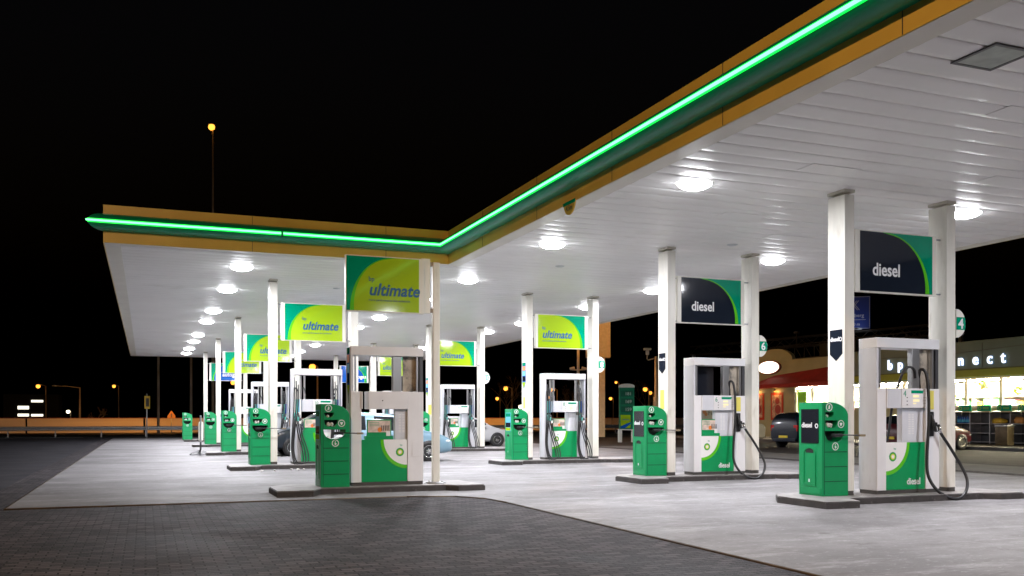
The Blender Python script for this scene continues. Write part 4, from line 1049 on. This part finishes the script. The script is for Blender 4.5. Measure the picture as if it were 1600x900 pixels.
# interior: back shelves with goods, warm ceiling panels
IW = mat('interior_wall', (.75, .70, .58), .7)
w = MB(); w.box(*SBX(FX + 3.6, 12.3, .14, FX + 3.7, 52.7, 3.3)); w.build('inner_wall', IW, shop)
sh = MB()
for zz in (.5, 1.0, 1.5, 2.0, 2.45): sh.box(*SBX(FX + 2.9, 13, zz, FX + 3.55, 48, zz + .03))
for yy in range(14, 49, 2): sh.box(*SBX(FX + 2.9, yy, .14, FX + 3.55, yy + .04, 2.6))
shs = sh.build('inner_shelves', WHITE, shop)
goods_cols = [(.7, .1, .05), (.1, .25, .6), (.75, .55, .05), (.7, .7, .7), (.1, .45, .15), (.6, .25, .4)]
gm = [mat(f'goods_{i}', c, .5) for i, c in enumerate(goods_cols)]
gd = MB(); rn = random.Random(3)
for zz in (1.53, 2.03, 1.03):
    y_ = 13.1
    while y_ < 47.8:
        ww = rn.uniform(.15, .5); hh = rn.uniform(.15, .38); gd.box(*SBX(FX + 2.95, y_, zz + .001, FX + 3.4, y_ + ww, zz + hh), mi=rn.randrange(6)); y_ += ww + rn.uniform(.01, .15)
g_o = gd.build('shelf_goods', gm, shs); g_o['kind'] = 'stuff'
fl = MB()
for (y_, z_) in ((38.2, 2.95), (36.2, 2.6), (34.2, 3.0), (32.2, 2.65), (29, 2.9)):
    for q in range(14):
        a = rn.uniform(0, 6.28); rr = rn.uniform(.05, .28); c = Vector((.35 + rr * math.cos(a) * .5, y_ - 38 + rr * math.sin(a), z_ + rn.uniform(-.22, .2)))
        bm = bmesh.new(); bmesh.ops.create_icosphere(bm, subdivisions=1, radius=rn.uniform(.05, .09)); fl.frombm(bm, rn.randrange(2), Matrix.Translation(c))
    fl.tube([(.35, y_ - 38, z_ + .15), (.35, y_ - 38, 3.33)], .01, 4, 1)
fl.build('hanging_decoration', [mat('deco_lime', (.35, .6, .05), .6), mat('deco_yellow', (.8, .65, .1), .6)], shop)
lp = MB()
for y_ in range(14, 52, 2): lp.box(*SBX(FX + .9, y_, 3.30, FX + 1.5, y_ + 1.2, 3.33)); lp.box(*SBX(FX + 2.3, y_, 3.30, FX + 2.7, y_ + 1.2, 3.33))
lp.build('interior_light_panel', mat('warm_panel', (.9, .8, .6), .5, emis=(1, .86, .64), strength=200), shop)
MB().box(*SBX(FX + .2, 47.4, .92, FX + .24, 48.2, 3.0)).build('green_banner', mat('banner_green', (.25, .6, .03), .5), shop)
MB().box(*SBX(FX + .3, 44.0, 2.85, FX + .5, 48.2, 3.05)).build('menu_lightbox', mat('menu_lit', (.9, .9, .8), .5, emis=(1, .9, .7), strength=3), shop)
for (ch, y_) in zip('bp connect', (40.05, 39.30, None, 37.75, 36.95, 36.05, 35.25, 34.35, 33.5, 32.7)):
    if y_ is None: continue
    t = MB(); text_into(t, ch, .78, Mx((-.06, y_ - 38 + .2, 4.02), (0, -1, 0), (0, 0, 1)), bold=.012, xs=.95, ext=.03); lo = t.build('letter', mat('letter_lit', (.8, .8, .8), .5, emis=(.80, .88, 1.0), strength=1.5), shop)
    t = MB(); text_into(t, ch, .78, Mx((-.02, y_ - 38 + .2, 4.02), (0, -1, 0), (0, 0, 1)), bold=.028, xs=.95, ext=.008); t.build('letter_back', mat('letter_edge', (.05, .15, .4), .5, emis=(.1, .3, .8), strength=.25), lo)
# posters with lamps above
for y0 in (49.35, 51.35):
    p = MB(); p.box(*SBX(FX - .06, y0, 1.2, FX - .005, y0 + 1.25, 3.0), bev=.01); po = p.build('poster_case', mat('poster_red', (.55, .05, .02), .5), shop)
    MB().box(*SBX(FX - .072, y0 + .14, 1.36, FX - .062, y0 + 1.11, 2.84)).build('poster_print', mat('poster_art', (.55, .35, .25), .6, var=.5, vscale=5), po)
    mb = MB(); disc(mb, .22, 0, .35, .001, .004, Mx((-.073, y0 + .55 - 38, 2.1), (0, -1, 0), (0, 0, 1))); disc(mb, .3, .1, -.2, .001, .004, Mx((-.073, y0 + .6 - 38, 2.1), (0, -1, 0), (0, 0, 1))); mb.build('poster_spots', mat('poster_dark', (.35, .06, .05), .6), po)
    l = MB().lathe([(.0, .12), (.07, .10), (.09, 0)], 14, M=Matrix.Translation((-.22, y0 + .62 - 38, 3.10))); lo = l.build('spot_lamp', DKSTEEL, shop)
    d = bpy.data.lights.new('poster_spot', 'POINT'); d.energy = 14; d.color = (1, .5, .15); d.shadow_soft_size = .06
    q = bpy.data.objects.new('poster_spot', d); COL.objects.link(q); q.parent = shop; q.location = (-.22, y0 + .62 - 38, 3.04)
    MB().lathe([(.0, -.02), (.05, -.01), (.06, .02)], 10, M=Matrix.Translation((-.22, y0 + .62 - 38, 3.08))).build('bulb', SOD, lo)
# lattice screen on the roof
w = MB(); DKT = mat('roof_lattice', (.02, .02, .02), .7)
for y_ in range(38, 55, 1):
    w.tube([(3, y_ - 38, 5.0), (3, y_ - 38, 6.35)], .04, 5)
    w.tube([(3, y_ - 38, 5.05), (3, y_ + 1 - 38, 6.3)], .03, 5)
for zz in (5.4, 6.35): w.tube([(3, 0, zz), (3, 16.5, zz)], .05, 5)
for y_ in (43.3, 45.6, 48.0): w.box(2.5, y_ - 38, 5.0, 2.95, y_ + .9 - 38, 6.2)
w.tube([(3, 13.8, 6.35), (3, 13.8, 7.2)], .06, 6); w.lathe([(.0, .2), (.22, .15), (.22, 0), (0, 0)], 12, M=Matrix.Translation((3, 13.8, 7.1)))
w.build('roof_screen', DKT, shop)
# shop outside lighting: long warm area lamp under the band, no fitting modelled
d = bpy.data.lights.new('frontage_strip', 'AREA'); d.shape = 'RECTANGLE'; d.size = .15; d.size_y = 22; d.energy = 110; d.color = (1, .78, .42)
q = bpy.data.objects.new('frontage_strip', d); COL.objects.link(q); q.parent = shop; q.location = (-.5, -9, 3.38); q.rotation_euler = (0, R(-12), 0)

# display racks outside the shop: one thing per bay, with bottles and bags on them
def rack():
    r = empty('display_rack', (0, 0, .12), '', 'display rack', 'racks outside the shop windows'); Yw = 1.12
    f = MB(); f.box(.0, 0, 0, .7, .05, 1.45); f.tube(smooth_pts([(-.0, .025, 1.40), (.06, .025, 1.50), (.25, .025, 1.54), (.7, .025, 1.54)], 3), .03, 6); f.build('side_frame', GALV, r)
    s_ = MB()
    for zz in (.08, .5, .95): s_.box(.03, .055, zz, .68, Yw - .005, zz + .025)
    s_.build('shelf', GALV, r)
    MB().box(.69, .055, 0, .72, Yw - .005, 1.5).build('back', DKSTEEL, r)
    MB().box(.02, .055, 1.50, .7, Yw - .005, 1.53).build('top', mat('rack_top', (.5, .45, .3), .5), r)
    p = MB().box(.25, .18, 1.56, .28, Yw - .18, 1.85, bev=.003).build('header_card', SIGN_TEAL, r)
    mb = MB(); add_ring(mb, .06, .085, -.5, 1.70, 0, .003, LEFT(.249, .3, 0) @ Matrix.Translation((.0, 0, 0)), n=14)
    for zz in (1.66, 1.72): mb.box(.246, .30, zz, .249, .62, zz + .02)
    mb.build('card_print', SIGN_LIME, p)
    return r
rp = rack(); first = True; posn = ['first', 'second', 'third', 'fourth', 'fifth', 'sixth', 'seventh']
for k in range(7):
    place(rp, first, (37.0, 35.6 - 1.12 * (k + 1) + .02, .12), f'open shelf rack under the shop windows, {posn[k]} bay counted from the red car'); first = False
COLB = [mat('bottle_blue', (.02, .12, .4), .3), mat('bottle_cyan', (.05, .4, .6), .3)]
def bottle():
    r = empty('bottle', (0, 0, 0), '', 'bottle', 'blue bottles on the rack'); MB().lathe([(0, 0), (.06, 0), (.06, .24), (.02, .32), (.02, .36), (0, .36)], 10).build('body', COLB[0], r)
    MB().lathe([(.062, .06), (.062, .18)], 10).build('label_band', COLB[1], r); return r
bt = bottle(); first = True
for k in range(7):
    o = place(bt, first, (37.25, 33.50 + .135 * k, 1.10), 'blue bottle standing in the row on the rack beside the red car'); first = False
def bag(x, y, z, s_, c, lab):
    bm = bmesh.new(); bmesh.ops.create_icosphere(bm, subdivisions=3, radius=1); rd = random.Random(int(y * 10))
    for v in bm.verts: v.co *= 1 + .12 * math.sin(v.co.x * 5 + y) * math.cos(v.co.y * 6) + rd.uniform(-.04, .04); v.co.z = max(v.co.z, -.6)
    m_ = MB(); m_.frombm(bm, 0, Matrix.Translation((0, 0, .6 * s_[2])) @ Matrix.Diagonal((*s_, 1)), True)
    o = m_.build('goods_bag', c, None, (x, y, z)); tag(o, lab, 'bag'); return o
bag(37.3, 32.0, 1.10, (.22, .38, .16), mat('bag_yellow', (.65, .42, .03), .5, var=.3, vscale=9), 'yellow bags heaped on the top shelf of a rack')
bag(37.3, 34.0, .225, (.22, .4, .15), mat('bag_red', (.35, .02, .03), .5, var=.3, vscale=9), 'red bags on the bottom shelf beside the red car')
bag(37.3, 30.9, 1.10, (.2, .3, .2), mat('bag_orange', (.55, .25, .06), .5, var=.3, vscale=9), 'orange bags on the top shelf at the right edge')
tb = empty('litter_bin', (35.8, 30.45, .12), 'square brown litter bin standing in front of the racks', 'litter bin', rz=.2)
MB().box(-.28, -.28, 0, .28, .28, .85, bev=.02).build('body', mat('bin_brown', (.16, .12, .06), .5, var=.2), tb); MB().box(-.30, -.30, .85, .30, .30, .92, bev=.02).build('lid', GALV, tb)

# ------------------------------------------------------------------ street furniture and far things
def light_pt(parent, loc, e, c=(1, .42, .08), r=.15, spot=False):
    d = bpy.data.lights.new('sodium_lamp', 'POINT'); d.energy = e; d.color = c; d.shadow_soft_size = r
    q = bpy.data.objects.new('lamp', d); COL.objects.link(q); q.parent = parent; q.location = loc; return q
def street_lamp(x, y, h, label, energy=0, arm=(-1.2, 0), bulb=SOD, r_b=.2, col=(1, .42, .08), lit=True, group='street lamps along the motorway'):
    r = empty('street_lamp', (x, y, -.05), label, 'street lamp', group)
    MB().tube([(0, 0, 0), (0, 0, h * .5), (0, 0, h)], [.11, .09, .06], 8).build('pole', RUST, r)
    ax, ay = arm
    MB().tube([(0, 0, h - .02), (ax * .5, ay * .5, h + .12), (ax, ay, h + .15)], .045, 6).build('arm', RUST, r)
    M_ = Matrix.Translation((ax, ay, h + .12))
    hd = MB(); hd.lathe([(0, .12), (.10, .10), (.16, .02), (.14, 0)], 14, M=M_ @ Matrix.Diagonal((1.8, 1, 1, 1))); hd = hd.build('lamp_head', GALV, r)
    if lit:
        bm = bmesh.new(); bmesh.ops.create_icosphere(bm, subdivisions=2, radius=r_b); m_ = MB(); m_.frombm(bm, 0, M_ @ Matrix.Translation((0, 0, -r_b * .7)), True); m_.build('bulb', bulb, hd)
        if energy and y > 70:          # spot added low on the mast, aimed to light the barrier
            d = bpy.data.lights.new('barrier_spot', 'SPOT'); d.energy = energy; d.color = col; d.spot_size = R(150); d.spot_blend = .5; d.shadow_soft_size = .2
            q = bpy.data.objects.new('lamp', d); COL.objects.link(q); q.parent = r; q.location = (ax, ay + .3, 5.5); q.rotation_euler = (R(66), 0, 0)
        elif energy: light_pt(r, (ax, ay, h - .25 - r_b), energy, col)
    return r
LBL = 'orange street lamp '
street_lamp(5.1, 78.7, 25.0, 'tall mast with an orange lamp high in the sky above the canopy', 0, arm=(-.1, 0), r_b=.27)
street_lamp(-12.0, 134.2, 5.5, LBL + 'at the far left above the cluster of white lights', 0, arm=(-.9, 0), r_b=.27)
street_lamp(-4.0, 163.2, 6.5, LBL + 'alone in the dark between the far left poles', 0, arm=(-.7, 0), r_b=.27)
street_lamp(-5.9, 99.1, 4.3, 'unlit brown street lamp left of the traffic sign', 0, arm=(-2.2, 0), lit=False)
street_lamp(1.0, 81.3, 15.0, 'thin mast beside the traffic sign, rising behind the canopy', 2400, arm=(-.8, 0), r_b=.25)
street_lamp(3.5, 80.4, 15.0, 'dark mast just left of the canopy columns', 0, arm=(.8, 0), lit=False)
street_lamp(-34, 80, 12.0, 'street lamp beyond the left edge of the guardrail', 2000)
street_lamp(34, 82, 12.0, 'street lamp behind the canopy lighting the motorway at the right', 2400)
street_lamp(40.6, 102.5, 4.9, LBL + 'left of pump 8, brightest of the pair there', 0, arm=(-.8, 0), r_b=.27)
street_lamp(45.6, 100.5, 4.7, LBL + 'seen through the top opening of pump 8, upper of the two', 0, arm=(-.6, 0), r_b=.27)
street_lamp(65.6, 146.3, 4.9, LBL + 'seen through pump 8, lower and smaller of the two', 0, arm=(-.6, 0), r_b=.27)
street_lamp(70.6, 133.6, 4.5, LBL + 'left of the green price board', 0, arm=(-.5, 0), r_b=.27)
street_lamp(55.7, 96.4, 4.8, LBL + 'just left of the camera pole', 0, arm=(-.5, 0), r_b=.27)
street_lamp(66.4, 113.7, 4.9, LBL + 'behind the camera pole, lower of its pair', 0, arm=(-.5, 0), r_b=.27)
street_lamp(53.5, 140.3, 4.5, LBL + 'tiny and dim left of pump 8', 0, arm=(-.5, 0), r_b=.28)
street_lamp(15.6, 90.8, 6.4, LBL + 'seen above the frame of pump 10', 0, arm=(-.5, 0), r_b=.32)
street_lamp(10.2, 114.5, 5.6, LBL + 'seen beside the autogas sign', 0, arm=(-.5, 0), r_b=.27)
street_lamp(66.7, 124.4, 6.7, LBL + 'highest small one above the price board', 0, arm=(-.5, 0), r_b=.20)
# lamp of the approach road, behind the photographer
street_lamp(-5.6, .4, 12.0, 'street lamp of the approach road left of the viewer', SODIUM_NEAR, arm=(.9, .4), r_b=.15, col=(1, .60, .30), group=None)
# lit office blocks far away (left)
ob = empty('lit_building', (-15, 147, 0), 'distant low building with rows of white lit windows at the far left', 'building')
MB().box(-3.5, 0, 0, 3.5, 6, 4.6).build('wall', mat('dark_wall', (.01, .01, .01), .9), ob)
for (a, b_, c, d_) in ((.0, 1.5, 3.5, 3.8), (-1.7, -.3, 2.5, 2.95), (-1.7, -.3, 1.5, 1.85), (.0, 1.5, 1.5, 1.8)):
    fo = MB().box(a, -.08, c, b_, -.01, d_).build('window', mat('lit_window', (.8, .8, .7), .5, emis=(1, .93, .75), strength=2.0), ob)
street_lamp(-11.2, 165.9, 2.4, 'tiny white lamp low on the horizon left of the unlit lamp', 0, arm=(-.4, 0), bulb=SODW, r_b=.3, group=None)
street_lamp(53.3, 130, 3.1, 'tiny white lamp low between the thin post and pump 8', 0, arm=(-.4, 0), bulb=SODW, r_b=.32, group=None)

# guardrail and noise barrier along the motorway
gr = empty('guardrail', (0, 73.4, 0), 'long grey steel guardrail along the motorway verge', 'guardrail')
pf = [(0, .42), (-.05, .47), (-.05, .53), (0, .57), (-.05, .61), (-.05, .67), (0, .72)]
mb = MB(); vs = [(x, y_, z_) for x in (-150, 150) for y_, z_ in pf]; n = len(pf); mb.add(vs, [(i, n + i, n + i + 1, i + 1) for i in range(n - 1)]); mb.build('rail', GALV, gr)
for k in range(-24, 25): MB().box(k * 3.0, .02, -.05, k * 3.0 + .08, .12, .62).build('post', GALV, gr)
nb = empty('concrete_barrier', (0, 90, 0), 'long low tan barrier wall lit orange beyond the motorway', 'barrier')
BAR = mat('barrier_tan', (.58, .47, .36), .8, var=.18, vscale=.4, stretch=(.15, 1, 3))
for k in range(-16, 17): MB().box(k * 9.5, 0, -.05, k * 9.5 + 9.35, .3, 1.27, bev=.01).build('panel', BAR, nb)
mb = MB(); mb.box(-152, -.02, 1.27, 161, .32, 1.33); mb.build('coping', mat('coping_red', (.20, .05, .03), .7), nb)
# traffic sign at the left and warning triangle
ts = empty('traffic_sign', (.1, 66.6, -.05), 'yellow rectangular traffic sign seen obliquely on a thin grey pole', 'traffic sign', rz=R(62))
MB().tube([(0, 0, 0), (0, 0, 3.0)], .04, 8).build('pole', GALV, ts)
MB().box(-.35, -.04, 2.0, .35, -.015 + .0, 2.85, bev=.01).build('plate', mat('sign_yellow_dim', (.5, .32, .04), .5), ts)
MB().box(-.22, -.05, 2.15, .22, -.041, 2.7).build('symbol', DKSTEEL, ts)
wsn = empty('warning_sign', (2.1, 85.2, -.05), 'small orange warning sign above the far barrier left of the bins', 'traffic sign')
MB().tube([(0, 0, 0), (0, 0, 1.5)], .04, 6).build('pole', GALV, wsn)
MB().prism([(-.32, 1.35), (.32, 1.35), (.32, 1.55), (0, 2.0), (-.32, 1.55)], 0, .03, FRONT(0, -.05, 0)).build('plate', mat('warn_orange', (.45, .2, .05), .6), wsn)
MB().prism([(-.05, 1.42), (.05, 1.42), (.05, 1.75), (-.05, 1.75)], .032, .04, FRONT(0, -.05, 0)).build('symbol', DKSTEEL, wsn)

# price board
pt = empty('price_board', (25.15, 46.0, 0), 'green price board with three price panels on two cream legs', 'price board', rz=-R(16))
MB().box(-.42, -.09, .72, .42, .09, 3.05, bev=.01).build('board', mat('board_green', (.0, .16, .08), .35), pt)
top = [(-.44, 0), (.44, 0), (.44, .08)] + arcpts(0, .08, .44, .14, 0, math.pi, 10)[1:-1] + [(-.44, .08)]
MB().prism(top, -.2, .0, FRONT(0, -.10, 3.052)).build('cap', WHITE_PAINT, pt)
for s in (-1, 1): MB().box(s * .38 - .11, -.07, -.02, s * .38 + .11, .07, .72, bev=.008).build('leg', WHITE_PAINT, pt)
MB().box(-.46, -.10, .66, .46, .10, .718).build('base_beam', WHITE_PAINT, pt)
MB().prism([(-.36, .78), (.20, .78), (.20, 1.52), (-.36, 1.52)], .0, .004, FRONT(0, -.091, 0)).build('ad_panel', SIGN_LIME, pt)
MB().prism([(-.36, .78), (-.1, .78), (.20, 1.0), (.20, 1.12), (-.36, .88)], .0045, .006, FRONT(0, -.091, 0)).build('ad_stripe', SIGN_BLUE, pt)
t = MB(); text_into(t, 'ultimate', .13, FRONT(-.30, -.098, 1.22), shear=.2, bold=.002); t.build('ad_lettering', LET_BLUE, pt)
for k in range(3):
    p = MB().prism([(-.36, 1.66 + k * .44), (.34, 1.66 + k * .44), (.34, 2.0 + k * .44), (-.36, 2.0 + k * .44)], .0, .004, FRONT(0, -.091, 0)).build('price_panel', mat('panel_dark_green', (.0, .09, .05), .3), pt)
    t = MB(); text_into(t, ('159', '169', '181')[k], .26, FRONT(-.12, -.098, 1.74 + k * .44), bold=.002); t.build('price', mat('price_grey', (.5, .55, .5), .5), p)
# tall pylon lit orange
py_ = empty('sign_pylon', (29.6, 58.2, 0), 'tall pylon box lit orange behind the column right of centre', 'pylon', rz=-R(20))
for s in (0,): MB().box(.0, -.2, 0, .42, .2, 5.7, bev=.01).build('leg', mat('pylon_cream', (.55, .45, .30), .5, var=.1), py_)
MB().box(-.9, -.3, 5.55, .78, .3, 9.5, bev=.03).build('box', mat('pylon_cream', (.55, .45, .30), .5), py_)
MB().box(.781, -.28, 5.6, .79, -.20, 9.4).build('edge_trim', YEL_STICK, py_)
# camera pole
cp = empty('camera_pole', (28.3, 48.1, 0), 'orange lit pole with a surveillance camera on a side arm', 'camera pole', rz=-YAW)
MB().tube([(0, 0, -.02), (0, 0, 2.6), (0, 0, 2.61), (0, 0, 5.0)], [.17, .17, .11, .10], 12).build('pole', mat('pole_warm', (.45, .33, .22), .5), cp)
MB().tube([(0, 0, 4.92), (-.5, 0, 4.78), (-.55, 0, 4.86), (-.52, 0, 5.3)], .035, 6).build('arm', RUST, cp)
cm = MB(); cm.box(-.75, -.12, 5.38, -.32, .12, 5.50, bev=.02); cm.box(-.62, -.1, 5.1, -.44, .1, 5.36, bev=.03); cm.build('camera_head', WHITE_PAINT, cp)
# floodlight pole seen under the sign of pump 8
fp = empty('floodlight_pole', (25.7, 53.4, 0), 'thin rusty pole with two small floodlights behind pump 8', 'floodlight pole', rz=-YAW)
MB().tube([(0, 0, -.02), (0, 0, 9.0)], [.10, .07], 8).build('pole', RUST, fp)
for s in (-1, 1): MB().box(s * .38 - .16, -.10, 4.42, s * .38 + .16, .12, 4.58, bev=.02, M=Matrix.Translation((s * .38, 0, 4.5)) @ Matrix.Rotation(s * .25, 4, 'Y') @ Matrix.Translation((-s * .38, 0, -4.5))).build('floodlight', RUST, fp)
MB().tube([(-.42, 0, 4.40), (.42, 0, 4.40)], .035, 6).build('crossbar', RUST, fp)
light_pt(fp, (0, -.6, 8.8), 1500, (1, .45, .10), .25)
hd = MB(); hd.box(-.3, -.9, 8.95, .3, .1, 9.1, bev=.03); hd = hd.build('lamp_head', GALV, fp)
# motorway gantry with the blue exit sign
A_, B_ = Vector((49.6, 77.2, 7.4)), Vector((54.5, 50.0, 7.4))
gt = empty('motorway_gantry', (0, 0, 0), 'dark lattice gantry over the motorway carrying a blue exit sign', 'gantry')
tr_ = MB(); dirn = (B_ - A_); Ln = dirn.length; dirn.normalize(); pr = Vector((dirn.y, -dirn.x, 0)) * .5
for o1 in (pr, -pr):
    for dz in (0, .8): tr_.tube([A_ + o1 + Vector((0, 0, dz)), B_ + o1 + Vector((0, 0, dz))], .06, 5)
k = 0
while k * 1.2 < Ln - 1.2:
    a = A_ + dirn * (k * 1.2); c = A_ + dirn * ((k + 1) * 1.2); up = Vector((0, 0, .8))
    for o1 in (pr, -pr):
        tr_.tube([a + o1, c + o1 + up] if k % 2 == 0 else [a + o1 + up, c + o1], .03, 4)
    k += 1
tr_.build('truss', mat('gantry_metal', (.06, .055, .045), .6), gt)
for e in (A_, B_): MB().tube([(e.x, e.y, 0), (e.x, e.y, 7.4)], .18, 10).build('leg', GALV, gt)
sgn = Vector((52.2, 58.2, 8.35)); ry = R(-38)
MG = Matrix.Translation(sgn) @ Matrix.Rotation(ry, 4, 'Z')
mb = MB(); mb.box(-1.35, -.06, 0, 1.20, .06, 2.6, bev=.05, M=MG); sg = mb.build('exit_sign', mat('exit_blue', (.012, .05, .32), .35), gt)
mb = MB(); F_ = MG @ FRONT(0, -.062, 0)
for (a, b_, c, d_) in ((-1.30, .04, 1.15, .07), (-1.30, 2.53, 1.15, 2.56), (-1.30, .07, -1.27, 2.53), (1.12, .07, 1.15, 2.53), (-1.0, .72, .85, .75)): mb.prism([(a, b_), (c, b_), (c, d_), (a, d_)], 0, .004, F_)
text_into(mb, 'Muiderberg', .40, F_ @ FLAT(-1.15, .95, 0), bold=.004); text_into(mb, '1000 m', .32, F_ @ FLAT(-.55, .28, 0), bold=.004)
for s in (1, -1):
    for d_ in (-.07, .07): mb.prism([(-.35 + d_, 1.5), (-.29 + d_, 1.5), (.29 + d_, 2.25), (.23 + d_, 2.25)] if s > 0 else [(.29 + d_, 1.5), (.35 + d_, 1.5), (-.23 + d_, 2.25), (-.29 + d_, 2.25)], 0, .004, F_)
mb.build('sign_lettering', mat('sign_text', (.55, .6, .7), .5), sg)
d = bpy.data.lights.new('gantry_lamp', 'AREA'); d.size = 1.5; d.energy = 10; d.color = (.8, .85, 1)
q = bpy.data.objects.new('gantry_lamp', d); COL.objects.link(q); q.location = MG @ Vector((0, -1.3, -.1)); q.rotation_euler = (R(150), 0, ry); q.parent = gt
MB().box(51.6 - .3, 57.0, 8.22, 51.9, 57.4, 8.34).build('sign_lamp', GALV, gt)

# bare roadside trees
def tree(x, y, h, seed, label):
    rd = random.Random(seed); r = empty('bare_tree', (x, y, -.06), label, 'tree', 'bare trees along the motorway')
    MB().tube([(0, 0, 0), (.05, 0, h * .3), (.1, .05, h * .5)], [.16, .12, .08], 7).build('trunk', mat('bark', (.09, .07, .05), .9, var=.3), r)
    mb = MB()
    def br(p, d, l, rr, k):
        q = p + d * l; mb.tube([p, (p + q) / 2 + Vector((rd.uniform(-1, 1), rd.uniform(-1, 1), rd.uniform(-.2, .8))) * l * .08, q], [rr, rr * .8, rr * .55], 4)
        if k == 0: return
        for _ in range(rd.choice((2, 3, 3))):
            nd = (d + Vector((rd.uniform(-.8, .8), rd.uniform(-.8, .8), rd.uniform(-.25, .6)))).normalized(); br(q, nd, l * rd.uniform(.6, .85), rr * .6, k - 1)
    for _ in range(4): br(Vector((.05, .02, h * rd.uniform(.25, .48))), Vector((rd.uniform(-.8, .8), rd.uniform(-.8, .8), 1)).normalized(), h * .2, .06, 4)
    mb.build('crown', mat('twigs', (.10, .075, .05), .9), r); return r
tree(39.2, 100.5, 5.8, 1, 'bare tree around the orange lamp left of pump 8'); tree(56.5, 98.5, 5.6, 2, 'bare tree beside the camera pole, lit by an orange lamp'); tree(46.2, 99.5, 5.2, 3, 'bare tree seen through the opening of pump 8')
tree(-4.5, 100, 2.6, 5, 'low bare bush just above the barrier at the left')
